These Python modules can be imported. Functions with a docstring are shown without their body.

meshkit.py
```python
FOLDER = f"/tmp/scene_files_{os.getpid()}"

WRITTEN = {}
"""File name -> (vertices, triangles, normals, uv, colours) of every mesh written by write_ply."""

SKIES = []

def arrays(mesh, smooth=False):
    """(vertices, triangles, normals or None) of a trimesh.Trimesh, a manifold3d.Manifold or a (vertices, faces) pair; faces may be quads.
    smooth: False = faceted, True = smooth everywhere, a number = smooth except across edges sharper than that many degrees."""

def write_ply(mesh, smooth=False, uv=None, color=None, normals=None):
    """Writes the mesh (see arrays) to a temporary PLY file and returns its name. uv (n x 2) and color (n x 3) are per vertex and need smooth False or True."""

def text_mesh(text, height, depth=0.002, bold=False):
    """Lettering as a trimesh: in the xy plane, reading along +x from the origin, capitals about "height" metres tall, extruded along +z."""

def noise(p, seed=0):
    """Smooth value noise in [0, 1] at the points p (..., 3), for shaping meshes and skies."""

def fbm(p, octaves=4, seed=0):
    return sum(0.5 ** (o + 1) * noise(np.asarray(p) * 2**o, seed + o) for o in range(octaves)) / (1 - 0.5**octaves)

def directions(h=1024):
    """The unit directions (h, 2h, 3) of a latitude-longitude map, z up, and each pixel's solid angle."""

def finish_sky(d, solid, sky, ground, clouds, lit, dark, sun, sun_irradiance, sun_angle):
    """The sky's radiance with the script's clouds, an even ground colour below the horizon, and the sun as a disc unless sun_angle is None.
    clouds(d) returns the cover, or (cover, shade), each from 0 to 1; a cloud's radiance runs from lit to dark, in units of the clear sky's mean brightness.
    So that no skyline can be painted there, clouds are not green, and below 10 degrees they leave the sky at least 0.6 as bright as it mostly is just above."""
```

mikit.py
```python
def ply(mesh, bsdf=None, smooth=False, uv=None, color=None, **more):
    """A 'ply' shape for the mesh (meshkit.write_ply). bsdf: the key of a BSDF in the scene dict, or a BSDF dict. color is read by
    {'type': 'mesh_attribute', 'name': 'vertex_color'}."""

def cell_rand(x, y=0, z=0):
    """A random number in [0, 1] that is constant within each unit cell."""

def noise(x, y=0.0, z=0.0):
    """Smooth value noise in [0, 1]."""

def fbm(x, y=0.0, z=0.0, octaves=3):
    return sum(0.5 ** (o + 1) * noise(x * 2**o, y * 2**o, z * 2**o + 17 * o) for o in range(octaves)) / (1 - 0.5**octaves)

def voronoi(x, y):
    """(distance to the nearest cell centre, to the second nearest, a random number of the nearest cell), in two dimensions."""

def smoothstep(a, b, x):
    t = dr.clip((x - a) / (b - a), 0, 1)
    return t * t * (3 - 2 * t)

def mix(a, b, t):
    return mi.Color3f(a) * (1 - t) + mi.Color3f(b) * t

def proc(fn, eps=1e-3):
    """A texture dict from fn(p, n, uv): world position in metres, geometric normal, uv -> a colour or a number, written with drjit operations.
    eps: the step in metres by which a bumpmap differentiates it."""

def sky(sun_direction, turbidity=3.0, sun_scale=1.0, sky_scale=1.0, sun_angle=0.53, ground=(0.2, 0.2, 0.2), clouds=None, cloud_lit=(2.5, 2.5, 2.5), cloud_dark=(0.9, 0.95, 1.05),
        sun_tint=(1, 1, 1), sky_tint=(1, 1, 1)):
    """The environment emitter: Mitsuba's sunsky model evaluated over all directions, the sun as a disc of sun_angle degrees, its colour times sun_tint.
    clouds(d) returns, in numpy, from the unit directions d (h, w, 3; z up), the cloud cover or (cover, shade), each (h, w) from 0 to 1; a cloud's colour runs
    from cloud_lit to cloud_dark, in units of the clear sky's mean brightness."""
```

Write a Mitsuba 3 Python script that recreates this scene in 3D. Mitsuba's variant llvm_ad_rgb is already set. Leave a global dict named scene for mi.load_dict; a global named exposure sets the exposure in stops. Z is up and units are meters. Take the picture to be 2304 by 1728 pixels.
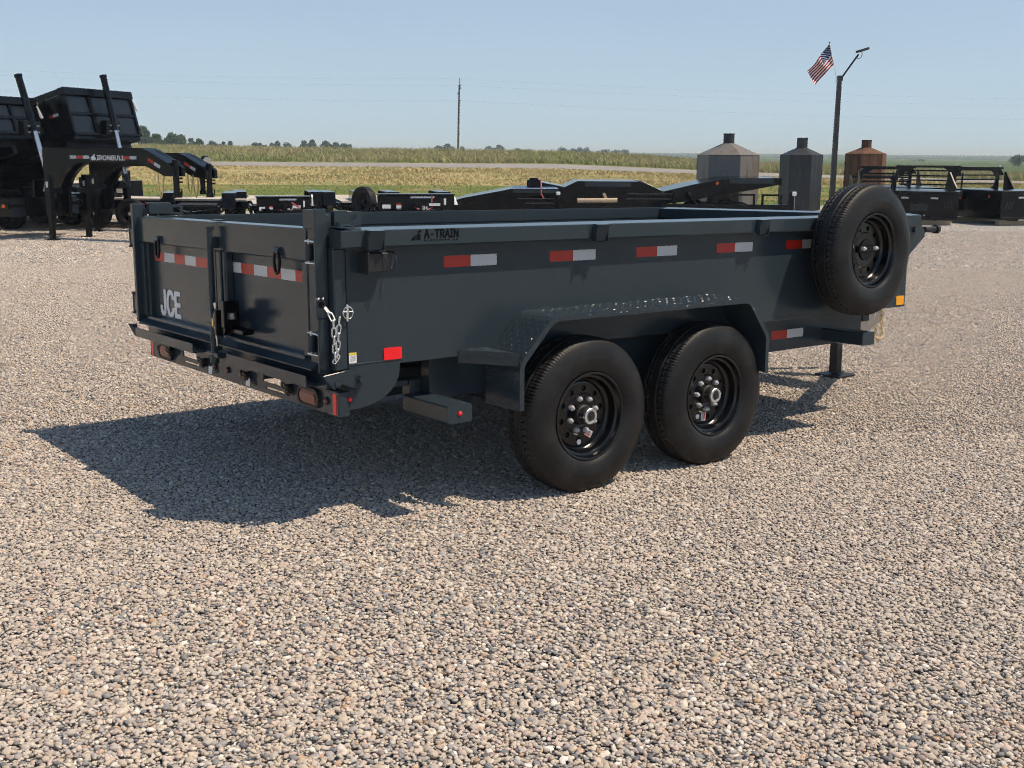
import math, random
import numpy as np, trimesh, manifold3d
import mitsuba as mi, drjit as dr
import mikit, meshkit
from shapely.geometry import Polygon, Point, LineString, box as sbox
from shapely import affinity
rng = np.random.default_rng(7); random.seed(7)
T = mi.ScalarTransform4f
scene, labels = {}, {}

# ---------------------------------------------------------------- camera, sky, exposure
YAW = 0.9058
CAM = np.array([-2.2843, -5.2300, 1.6298]); FWD = np.array([0.60442, 0.77081, -0.20133]); UP = np.array([0.11793, 0.16336, 0.97949])
scene['haze_air'] = {'type': 'homogeneous', 'albedo': {'type': 'rgb', 'value': [0.90, 0.95, 0.99]}, 'sigma_t': {'type': 'rgb', 'value': [0.00032, 0.00036, 0.00041]}}
scene['camera'] = {'type': 'perspective', 'fov': 49.21, 'near_clip': 0.05, 'far_clip': 12000.0,
                   'to_world': T().look_at(origin=CAM.tolist(), target=(CAM + FWD).tolist(), up=UP.tolist()), 'medium': {'type': 'ref', 'id': 'haze_air'}}
def sky_haze(d):
    """Summer haze: thick over the horizon, thinning with height, faintly uneven."""
    el = np.degrees(np.arcsin(np.clip(d[..., 2], 0, 1)))
    return (0.62 + 0.16 * (meshkit.fbm(d * np.array([5.0, 5.0, 22.0]), 4, 3) - 0.5)) * np.exp(-el / 17.0)
scene['sky_light'] = mikit.sky([0.3444, -0.3743, 0.8610], turbidity=4.0, sky_scale=0.88, sky_tint=(0.93, 0.98, 0.97), clouds=sky_haze, cloud_lit=(1.98, 2.52, 2.95), cloud_dark=(1.2, 1.3, 1.4), ground=(0.3, 0.27, 0.23))
exposure = 1.62

# ---------------------------------------------------------------- materials
def mat(name, **k): scene[name] = {'type': 'twosided', 'bsdf': k} if k.get('type') not in ('twosided', 'principledthin', 'null') else k
def rgb(*c): return {'type': 'rgb', 'value': list(c)}
N = mikit.noise
def paint_col(p, n, uv):
    k = mikit.fbm(p.x * 3.1, p.y * 3.1, p.z * 4.0, 3)
    return mikit.mix((0.0275, 0.0415, 0.0535), (0.0330, 0.0475, 0.0600), k)
mat('grey_paint', type='roughplastic', diffuse_reflectance=mikit.proc(paint_col), alpha=0.05, int_ior=1.39)
mat('black_paint', type='roughplastic', diffuse_reflectance=rgb(0.0030, 0.0034, 0.0050), alpha=0.06, int_ior=1.34)
mat('dark_panel', type='roughplastic', diffuse_reflectance=rgb(0.009, 0.0125, 0.018), alpha=0.05, int_ior=1.46)
mat('rim_black', type='roughplastic', diffuse_reflectance=rgb(0.004, 0.0045, 0.006), alpha=0.055, int_ior=1.52)
mat('black_satin', type='principled', base_color=rgb(0.02, 0.02, 0.022), roughness=0.5, specular=0.4)
def rubber_col(p, n, uv):
    return mikit.mix((0.0085, 0.0087, 0.0098), (0.0165, 0.0163, 0.0172), mikit.smoothstep(0.35, 0.75, mikit.fbm(p.x * 9, p.y * 9, p.z * 9, 4)))
mat('rubber', type='principled', base_color=mikit.proc(rubber_col), roughness=0.46, specular=0.30)
mat('chrome', type='roughconductor', material='Cr', alpha=0.12)
mat('bright_nut', type='principled', base_color=rgb(0.80, 0.81, 0.83), roughness=0.28, metallic=0.55)
mat('zinc', type='roughconductor', specular_reflectance=rgb(0.82, 0.82, 0.80), alpha=0.22)
mat('gold_zinc', type='roughconductor', specular_reflectance=rgb(0.78, 0.60, 0.30), alpha=0.25)
mat('aluminium', type='roughconductor', specular_reflectance=rgb(0.72, 0.76, 0.80), alpha=0.28)
mat('red_tape', type='principled', base_color=rgb(0.42, 0.022, 0.012), roughness=0.3, specular=0.5)
mat('white_tape', type='principled', base_color=rgb(0.52, 0.54, 0.55), roughness=0.32, specular=0.5)
mat('red_reflector', type='principled', base_color=rgb(0.85, 0.012, 0.02), roughness=0.2, specular=0.6)
mat('amber', type='principled', base_color=rgb(0.85, 0.36, 0.012), roughness=0.25, specular=0.5)
mat('orange_lens', type='principled', base_color=rgb(0.75, 0.12, 0.02), roughness=0.2, specular=0.5)
mat('red_lens', type='principled', base_color=rgb(0.16, 0.030, 0.022), roughness=0.16, clearcoat=1.0, clearcoat_gloss=0.97)
mat('white_label', type='principled', base_color=rgb(0.72, 0.73, 0.74), roughness=0.4)
mat('yellow_label', type='principled', base_color=rgb(0.72, 0.56, 0.03), roughness=0.4)
mat('grey_print', type='principled', base_color=rgb(0.30, 0.31, 0.34), roughness=0.5)
mat('black_print', type='principled', base_color=rgb(0.005, 0.0055, 0.006), roughness=0.7, specular=0.1)
mat('red_print', type='principled', base_color=rgb(0.5, 0.03, 0.03), roughness=0.4)
mat('blue_print', type='principled', base_color=rgb(0.12, 0.22, 0.5), roughness=0.4)
mat('white_paint', type='principled', base_color=rgb(0.78, 0.79, 0.8), roughness=0.35)
mat('red_strap', type='principled', base_color=rgb(0.45, 0.09, 0.10), roughness=0.7)
mat('tan_wood', type='principled', base_color=rgb(0.52, 0.42, 0.30), roughness=0.7)
def deck_col(p, n, uv):
    return mikit.mix((0.33, 0.31, 0.28), (0.46, 0.43, 0.385), mikit.fbm(p.x * 5, p.y * 5, p.z, 3))
mat('grey_wood', type='principled', base_color=mikit.proc(deck_col), roughness=0.75)
def steel_streak(p): return mikit.fbm((p.x + p.y) * 6.0, (p.x - p.y) * 6.0, p.z * 0.9, 4)
mat('raw_steel', type='principled', base_color=mikit.proc(lambda p, n, uv: mikit.mix((0.165, 0.158, 0.148), mi.Color3f(0.145, 0.115, 0.092), mikit.smoothstep(0.5, 0.7, steel_streak(p)))), roughness=0.55, metallic=0.2)
mat('mill_steel', type='principled', base_color=mikit.proc(lambda p, n, uv: mikit.mix((0.030, 0.034, 0.041), (0.044, 0.045, 0.050), mikit.smoothstep(0.45, 0.75, steel_streak(p)))), roughness=0.5, metallic=0.3)
mat('rusty_steel', type='principled', base_color=mikit.proc(lambda p, n, uv: mikit.mix((0.082, 0.037, 0.024), (0.150, 0.070, 0.038), mikit.smoothstep(0.3, 0.7, steel_streak(p)))), roughness=0.85)
mat('dark_pole', type='principled', base_color=rgb(0.028, 0.028, 0.032), roughness=0.5)
mat('wire_grey', type='diffuse', reflectance=rgb(0.12, 0.125, 0.13))
mat('pole_wood', type='principled', base_color=rgb(0.10, 0.075, 0.06), roughness=0.85)
VC = {'type': 'mesh_attribute', 'name': 'vertex_color'}
def dust_weight(p, n, uv):
    a = mikit.fbm(p.x * 0.55 + 3, p.y * 0.55, 0.0, 4); b = mikit.fbm((p.x * 0.62 + p.y * 0.79) * 1.1, (p.x * -0.79 + p.y * 0.62) * 0.16, 4.0, 3)
    return 0.05 + 0.26 * mikit.smoothstep(0.42, 0.70, a) + 0.20 * mikit.smoothstep(0.50, 0.66, b)
mat('stone', type='blendbsdf', weight=mikit.proc(dust_weight), bsdf_0={'type': 'principled', 'base_color': VC, 'roughness': 0.75, 'specular': 0.35}, bsdf_1={'type': 'diffuse', 'reflectance': rgb(0.53, 0.475, 0.42)})
mat('vertex_matte', type='diffuse', reflectance=VC)
scene['leaf'] = {'type': 'principledthin', 'base_color': VC, 'roughness': 0.6, 'diff_trans': 0.6, 'spec_trans': 0.0}
def gravel_col(p, n, uv):
    w1, w2 = mikit.fbm(p.x * 7, p.y * 7, 0, 2), mikit.fbm(p.x * 7 + 40, p.y * 7, 0, 2)
    d1, d2, r = mikit.voronoi(p.x * 44 + w1, p.y * 44 + w2)
    edge = mikit.smoothstep(0.02, 0.30, d2 - d1)
    c = mikit.mix((0.63, 0.59, 0.54), (0.73, 0.695, 0.65), mikit.smoothstep(0.1, 0.5, r))
    c = mikit.mix(c, mi.Color3f(0.17, 0.17, 0.175), mikit.smoothstep(0.72, 0.78, r))
    c = mikit.mix(c, mi.Color3f(0.62, 0.58, 0.53), mikit.smoothstep(0.92, 0.95, r))
    big = mikit.fbm(p.x * 0.5, p.y * 0.5, 3.0, 4)
    return c * (0.40 + 0.62 * edge) * (0.86 + 0.28 * big) * (0.80 + 0.40 * mikit.fbm(p.x * 5.0, p.y * 5.0, 1.0, 4))
def gravel_bump(p, n, uv):
    w1, w2 = mikit.fbm(p.x * 7, p.y * 7, 0, 2), mikit.fbm(p.x * 7 + 40, p.y * 7, 0, 2)
    d1, d2, r = mikit.voronoi(p.x * 44 + w1, p.y * 44 + w2)
    return 0.010 * mikit.smoothstep(0.0, 0.55, d2 - d1) * (0.6 + 0.8 * r)
mat('gravel_ground', type='bumpmap', arbitrary=mikit.proc(gravel_bump, 0.004), scale=1.0, bsdf={'type': 'diffuse', 'reflectance': mikit.proc(gravel_col)})
def field_col(lo, hi, gr):
    def f(p, n, uv):
        a = mikit.fbm(p.x * 0.35, p.y * 0.35, 1.0, 4); b = mikit.fbm(p.x * 2.3, p.y * 2.3, 5.0, 3)
        return mikit.mix(mikit.mix(lo, hi, b), gr, mikit.smoothstep(0.52, 0.68, a))
    return f
mat('verge_grass', type='diffuse', reflectance=mikit.proc(field_col((0.125, 0.165, 0.055), (0.17, 0.20, 0.075), (0.24, 0.215, 0.10))))
mat('dry_grass', type='diffuse', reflectance=mikit.proc(field_col((0.34, 0.285, 0.145), (0.45, 0.375, 0.20), (0.27, 0.27, 0.125))))
mat('bank_soil', type='diffuse', reflectance=mikit.proc(field_col((0.24, 0.24, 0.10), (0.30, 0.28, 0.14), (0.20, 0.24, 0.09))))
def far_col(p, n, uv):
    d1, d2, r = mikit.voronoi(p.x / 330.0, p.y / 210.0)
    return mikit.mix(mikit.mix((0.075, 0.115, 0.05), (0.12, 0.145, 0.065), r), (0.24, 0.21, 0.12), mikit.smoothstep(0.72, 0.8, r))
mat('far_fields', type='diffuse', reflectance=mikit.proc(far_col))
mat('far_woods', type='diffuse', reflectance=rgb(0.035, 0.055, 0.035))
mat('asphalt', type='diffuse', reflectance=mikit.proc(lambda p, n, uv: mikit.mix((0.27, 0.265, 0.26), (0.33, 0.325, 0.315), mikit.fbm(p.x * 0.8, p.y * 0.8, 0, 3))))

# ---------------------------------------------------------------- helpers
def key_of(k):
    if k not in scene and k not in labels: return k
    i = 1
    while f'{k}_{i:03d}' in scene or f'{k}_{i:03d}' in labels: i += 1
    return f'{k}_{i:03d}'
def thing(name, label, cat, group=None, kind=None):
    k = key_of(name); labels[k] = {'label': label, 'category': cat}
    if group: labels[k]['group'] = group
    return k
def shp(mesh, m, smooth=False, M=None, **kw):
    d = mikit.ply(mesh, m, smooth, **kw)
    if M is not None: d['to_world'] = T(np.asarray(M))
    return d
def part(parent, name, mesh, m, M=None, smooth=False, label=None, kind=None):
    k = key_of(parent + '__' + name)
    if isinstance(mesh, dict): scene[k] = {**mesh, **({'to_world': T(np.asarray(M))} if M is not None else {})}
    else: scene[k] = shp(mesh, m, smooth, M)
    if label or kind: labels[k] = {}
    if label: labels[k]['label'] = label
    if kind: labels[k]['kind'] = kind
    return k
def cat(*ms): 
    L = []
    for m in ms: L += list(m) if isinstance(m, (list, tuple)) else [m]
    return trimesh.util.concatenate(L)
def box(x0, x1, y0, y1, z0, z1, c=0.004):
    x0, x1 = sorted((x0, x1)); y0, y1 = sorted((y0, y1)); z0, z1 = sorted((z0, z1))
    c = min(c, .45 * (x1 - x0), .45 * (y1 - y0), .45 * (z1 - z0))
    if c < 2e-4: return trimesh.creation.box(bounds=[[x0, y0, z0], [x1, y1, z1]])
    pts = []
    for sx, X in ((1, x0), (-1, x1)):
        for sy, Y in ((1, y0), (-1, y1)):
            for sz, Z in ((1, z0), (-1, z1)):
                pts += [[X, Y + sy * c, Z + sz * c], [X + sx * c, Y, Z + sz * c], [X + sx * c, Y + sy * c, Z]]
    return trimesh.convex.convex_hull(np.array(pts))
def hull(pts): return trimesh.convex.convex_hull(np.array(pts, float))
def bar(p0, p1, w, h, up=(0, 0, 1), c=0.003):
    p0, p1 = np.array(p0, float), np.array(p1, float); L = np.linalg.norm(p1 - p0); d = (p1 - p0) / L
    s = np.cross(up, d); s /= np.linalg.norm(s); u = np.cross(d, s)
    m = box(0, L, -w / 2, w / 2, -h / 2, h / 2, c); A = np.eye(4); A[:3, 0], A[:3, 1], A[:3, 2], A[:3, 3] = d, s, u, p0
    m.apply_transform(A); return m
def cyl(p0, p1, r, n=20, r1=None):
    p0, p1 = np.array(p0, float), np.array(p1, float); r1 = r if r1 is None else r1
    d = p1 - p0; d /= np.linalg.norm(d); a = np.cross(d, [0, 0, 1] if abs(d[2]) < .9 else [1, 0, 0]); a /= np.linalg.norm(a); b = np.cross(d, a)
    t = np.arange(n) * 2 * np.pi / n; ring = np.cos(t)[:, None] * a + np.sin(t)[:, None] * b
    v = np.vstack([p0 + r * ring, p1 + r1 * ring, p0, p1]); i = np.arange(n); j = (i + 1) % n
    f = np.vstack([np.stack([i, j, j + n], 1), np.stack([i, j + n, i + n], 1), np.stack([j, i, 0 * i + 2 * n], 1), np.stack([i + n, j + n, 0 * i + 2 * n + 1], 1)])
    m = trimesh.Trimesh(v, f, process=False); m.fix_normals(); return m
def pipe(pts, r, n=8, closed=False):
    p = np.asarray(pts, float); k = len(p)
    t = (np.roll(p, -1, 0) - np.roll(p, 1, 0)) if closed else np.gradient(p, axis=0)
    t /= np.linalg.norm(t, axis=1, keepdims=True); u = np.cross(t[0], [.31, .2, .93]); u /= np.linalg.norm(u); V = []
    for q, d in zip(p, t):
        u = u - d * (u @ d); u /= np.linalg.norm(u); w = np.cross(d, u); a = np.arange(n) * 2 * np.pi / n
        V.append(q + r * (np.cos(a)[:, None] * u + np.sin(a)[:, None] * w))
    v = np.vstack(V); F = []
    for i in range(k if closed else k - 1):
        i2 = (i + 1) % k
        for j in range(n): j2 = (j + 1) % n; F += [[i * n + j, i * n + j2, i2 * n + j2], [i * n + j, i2 * n + j2, i2 * n + j]]
    if not closed:
        v = np.vstack([v, p[0], p[-1]]); 
        for j in range(n): j2 = (j + 1) % n; F += [[j2, j, k * n], [(k - 1) * n + j, (k - 1) * n + j2, k * n + 1]]
    m = trimesh.Trimesh(v, F, process=False); m.fix_normals(); return m
def extr(poly, a, b, axis='y'):
    """A polygon extruded: axis y: (x,z) from y=a to b; axis x: (y,z); axis z: (x,y)."""
    P = poly if isinstance(poly, Polygon) else Polygon(poly)
    m = trimesh.creation.extrude_polygon(P.buffer(0), b - a, engine='earcut'); v = m.vertices.copy(); v[:, 2] += a
    m.vertices = {'y': v[:, [0, 2, 1]], 'x': v[:, [2, 0, 1]], 'z': v}[axis]; m.fix_normals(); return m
def revolve(prof, n=64, closed=True):
    """Profile of (y, r) points revolved about the y axis."""
    prof = np.asarray(prof, float); k = len(prof); t = np.arange(n) * 2 * np.pi / n
    v = np.stack([prof[None, :, 1] * np.cos(t)[:, None], np.repeat(prof[None, :, 0], n, 0), prof[None, :, 1] * np.sin(t)[:, None]], -1).reshape(-1, 3)
    i, j = np.meshgrid(np.arange(n), np.arange(k - 1), indexing='ij'); a = i * k + j; b = ((i + 1) % n) * k + j
    f = np.vstack([np.stack([a, b, b + 1], -1).reshape(-1, 3), np.stack([a, b + 1, a + 1], -1).reshape(-1, 3)])
    m = trimesh.Trimesh(v, f, process=False); return m
def text(s, h, bold=True, depth=0.002, sx=1.0):
    m = meshkit.text_mesh(s, h, depth, bold); m.vertices[:, 0] *= sx; return m
def plane_T(origin, ex, ey):
    ex, ey = np.array(ex, float), np.array(ey, float); A = np.eye(4); A[:3, 0], A[:3, 1], A[:3, 2], A[:3, 3] = ex, ey, np.cross(ex, ey), origin; return A
def tf(m, A): m = m.copy(); m.apply_transform(A); return m
def rounded(w, h, r): return sbox(-w / 2 + r, -h / 2 + r, w / 2 - r, h / 2 - r).buffer(r, quad_segs=6)

# ---------------------------------------------------------------- the site: positions by metres ahead (s) of and right (t) of the camera's stand
F2 = np.array([math.cos(YAW), math.sin(YAW)]); R2 = np.array([math.sin(YAW), -math.cos(YAW)])
ZF = -0.0863                                             # level of the flat lot beyond the trailer
PIV = np.array([1.7, -1.2, 0.0]); GN = np.array([0.01108, 0.02258, 0.99968])
def site(s, t): return CAM[:2] + s * F2 + t * R2
def lot_z(x, y):
    z = -(GN[0] * (x - PIV[0]) + GN[1] * (y - PIV[1])) / GN[2]; z = np.minimum(z, 0.25)
    k = 0.03; d = z - ZF; return ZF + 0.5 * (d + np.sqrt(d * d + k * k * 0.25))
def site_T(s, t, heading, z=None):
    """Local frame with x forward along a heading (dt, ds) and z up."""
    x, y = site(s, t); h = heading[0] * R2 + heading[1] * F2; h = h / np.linalg.norm(h)
    A = np.eye(4); A[:2, 0] = h; A[:2, 1] = [-h[1], h[0]]; A[:3, 3] = [x, y, ZF if z is None else z]; return A
# the ground near the trailer falls gently away from the camera: the trailer stands square on it
M = np.array([[0.99994, -0.00113, 0.01108, -0.00125], [0.00088, 0.99974, 0.02258, -0.0018], [-0.0111, -0.02257, 0.99968, -0.00821], [0, 0, 0, 1]])

I = lambda u, xs, ys: np.interp(1152 + 2515.4 * u, xs, ys)
def rings(th):
    thc = np.clip(th, -0.72, 0.62); u = np.tan(thc); c = np.cos(thc)
    sg = I(u, [300, 1152, 1800, 2250], [33, 35, 40, 48]); sv = I(u, [300, 1152, 2250], [60, 63, 68]); sn = 100 / (1 + .35 * u); sf = sn + 9.5; sc = sn + 38
    hn = I(u, [300, 480, 1250, 1570, 1740, 2260], [.42, .41, .50, .20, .07, -.21]); hf = I(u, [300, 480, 1250, 1570, 1740, 2260], [.72, .70, .84, .40, .217, -.17])
    hc = I(u, [300, 480, 800, 1000, 1250, 1450, 1560, 1763, 2000, 2250], [2.2, 2.1, 1.9, 1.79, 1.68, 1.30, .80, .40, .0, -.33])
    return [np.stack([x / c, h], -1) for x, h in ((sg, 0 * sg), (sv, 0 * sg), (sn, hn), (sf, hf), (sc, hc), (sc + 40, hc - 1.6), (0 * sc + 500, 0 * sc - 1.2), (0 * sc + 1500, 0 * sc - .5), (0 * sc + 3000, 0 * sc + 8.0), (0 * sc + 4200, 0 * sc + 9.5))]
TH = np.concatenate([np.linspace(-math.pi, -0.72, 60, endpoint=False), np.linspace(-0.72, 0.62, 320, endpoint=False), np.linspace(0.62, math.pi, 61)[:-1]])
RG = rings(TH)
def strip(a, b, k, bump=0.0, seed=0):
    A, B = RG[a], RG[b]; rows = []
    for q in np.linspace(0, 1, k):
        r = A[:, 0] * (1 - q) + B[:, 0] * q; h = A[:, 1] * (1 - q) + B[:, 1] * q
        p = CAM[:2] + (r * np.cos(TH))[:, None] * F2 + (r * np.sin(TH))[:, None] * R2
        z = ZF + h
        if bump: z = z + bump * math.sin(math.pi * q) * (meshkit.fbm(np.stack([p[:, 0] / 9, p[:, 1] / 9, 0 * z], -1), 3, seed) - .5)
        rows.append(np.column_stack([p, z]))
    return grid(rows)
def grid(rows):
    n = len(rows[0]); v = np.vstack(rows); i, j = np.meshgrid(np.arange(len(rows) - 1), np.arange(n), indexing='ij'); j2 = (j + 1) % n
    a, b, c, d = i * n + j, i * n + j2, (i + 1) * n + j2, (i + 1) * n + j
    m = trimesh.Trimesh(v, np.vstack([np.stack([a, c, b], -1).reshape(-1, 3), np.stack([a, d, c], -1).reshape(-1, 3)]), process=False)
    if m.face_normals[:, 2].mean() < 0: m.invert()
    return m
def struct(name, mesh, m, label, cat, smooth=True):
    scene[name] = shp(mesh, m, smooth); labels[name] = {'label': label, 'category': cat, 'kind': 'structure'}
rows = []
for q in np.concatenate([[0.05], np.linspace(0.4, 16, 40), np.linspace(17, 30, 14)]):
    p = CAM[:2] + (q * np.cos(TH))[:, None] * F2 + (q * np.sin(TH))[:, None] * R2; rows.append(np.column_stack([p, lot_z(p[:, 0], p[:, 1]) - 0.009 * (q < 16)]))
g = RG[0]; p = CAM[:2] + (g[:, 0] * np.cos(TH))[:, None] * F2 + (g[:, 0] * np.sin(TH))[:, None] * R2; rows.append(np.column_stack([p, ZF + g[:, 1]]))
struct('gravel_lot', grid(rows), 'gravel_ground', 'tan crushed gravel lot that the trailers are parked on', 'ground')
struct('grass_verge', strip(0, 1, 8), 'verge_grass', 'strip of short green grass just beyond the gravel lot', 'grass')
struct('hay_field', strip(1, 2, 24, 0.25, 3), 'dry_grass', 'dry tan mown field between the green verge and the highway', 'field')
struct('road', strip(2, 3, 4), 'asphalt', 'pale grey highway running across behind the field', 'road')
struct('embankment', strip(3, 5, 30) if False else trimesh.util.concatenate([strip(3, 4, 14, .5, 5), strip(4, 5, 6)]), 'bank_soil', 'overgrown bank rising behind the highway', 'embankment')
struct('plains', trimesh.util.concatenate([strip(5, 6, 8, 1.0, 8), strip(6, 7, 10, 2.5, 9)]), 'far_fields', 'distant flat farmland beyond the grassy bank', 'plains')
struct('distant_ridge', trimesh.util.concatenate([strip(7, 8, 10, 5, 10), strip(8, 9, 4)]), 'far_woods', 'dim wooded ridge fading blue at the horizon', 'ridge')
hb = np.eye(4); hb[0, 0] = hb[1, 1] = 4300; hb[2, 2] = 11.5; hb[:3, 3] = [CAM[0], CAM[1], 6.5]
scene['haze'] = {'type': 'cube', 'to_world': T(hb), 'bsdf': {'type': 'null'}, 'interior': {'type': 'ref', 'id': 'haze_air'}}
labels['haze'] = {'label': 'pale summer haze lying over the plains', 'category': 'haze', 'kind': 'stuff'}

# ---------------------------------------------------------------- loose gravel stones
def stone_tile(size, step, sub, seed, hscale=1.0):
    r = np.random.default_rng(seed); n = int(size / step)
    gx, gy = np.meshgrid((np.arange(n) + .5) * size / n, (np.arange(n) + .5) * size / n); k = n * n
    c = np.stack([gx.ravel(), gy.ravel()], 1) + r.uniform(-.5, .5, (k, 2)) * step * 1.0 - size / 2
    a = step * hscale * np.clip(r.lognormal(-.44, .32, k), .32, 1.35)      # half length
    big = r.random(k) < .012; a[big] *= 1.6
    if sub: base = trimesh.creation.icosphere(subdivisions=0)
    else: base = trimesh.creation.box(extents=[1.3, 1.3, 1.3]); base = trimesh.Trimesh(np.array([[1, 0, 0], [-1, 0, 0], [0, 1, 0], [0, -1, 0], [0, 0, 1], [0, 0, -1.0]]) * 1.12, [[0, 2, 4], [2, 1, 4], [1, 3, 4], [3, 0, 4], [2, 0, 5], [1, 2, 5], [3, 1, 5], [0, 3, 5]], process=False)
    V, Fb = np.array(base.vertices), np.array(base.faces); nv = len(V); keep = hscale
    v = np.repeat(V[None], k, 0) * (1 + r.uniform(-.22, .22, (k, nv, 1)))
    dims = np.stack([a, a * r.uniform(.58, .95, k), a * r.uniform(.34, .62, k)], 1); v = v * dims[:, None]
    tilt = r.normal(0, .20, k); ct, st = np.cos(tilt), np.sin(tilt); v = np.stack([v[..., 0] * ct[:, None] + v[..., 2] * st[:, None], v[..., 1], -v[..., 0] * st[:, None] + v[..., 2] * ct[:, None]], -1)
    ph = r.uniform(0, 2 * np.pi, k); cp, sp = np.cos(ph)[:, None], np.sin(ph)[:, None]; v = np.stack([v[..., 0] * cp - v[..., 1] * sp, v[..., 0] * sp + v[..., 1] * cp, v[..., 2]], -1)
    z = r.normal(0, .15, k) * step + .08 * step; v[..., :2] += c[:, None]; v[..., 2] += z[:, None]
    pal = np.array([1.02, 1.0, 0.985]) * np.array([[.50, .435, .36], [.45, .385, .32], [.57, .51, .44], [.44, .41, .375], [.50, .405, .36], [.35, .335, .335], [.20, .21, .225], [.13, .135, .155], [.68, .65, .61], [.48, .33, .22], [.33, .27, .245]])
    w = np.array([.16, .14, .14, .14, .12, .11, .065, .025, .045, .015, .04]); col = pal[r.choice(len(pal), k, p=w / w.sum())] * r.uniform(.84, 1.14, (k, 1))
    col = np.repeat(col[:, None], nv, 1) * (1 + r.uniform(-.07, .07, (k, nv, 1)))
    f = (Fb[None] + (np.arange(k) * nv)[:, None, None]).reshape(-1, 3)
    return trimesh.Trimesh(v.reshape(-1, 3), f, process=False), np.clip(col.reshape(-1, 3), 0, .8)
TS = 1.2; tiles = []
for i in range(2):
    m, c = stone_tile(TS * 1.01, 0.036, False, 300 + i, 0.62); c = np.clip(c * 1.22, 0, .85); scene[f'stone_patch_loose_{i}'] = {'type': 'shapegroup', 'stones': shp(m, 'stone', True, color=c)}
for i in range(2):
    m, c = stone_tile(TS * 1.01, 0.0134, True, 100 + i); scene[f'stone_patch_fine_{i}'] = {'type': 'shapegroup', 'stones': shp(m, 'stone', True, color=c)}
    m, c = stone_tile(TS * 1.01, 0.0156, False, 200 + i); scene[f'stone_patch_plain_{i}'] = {'type': 'shapegroup', 'stones': shp(m, 'stone', True, color=c)}
cnt = 0
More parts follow.
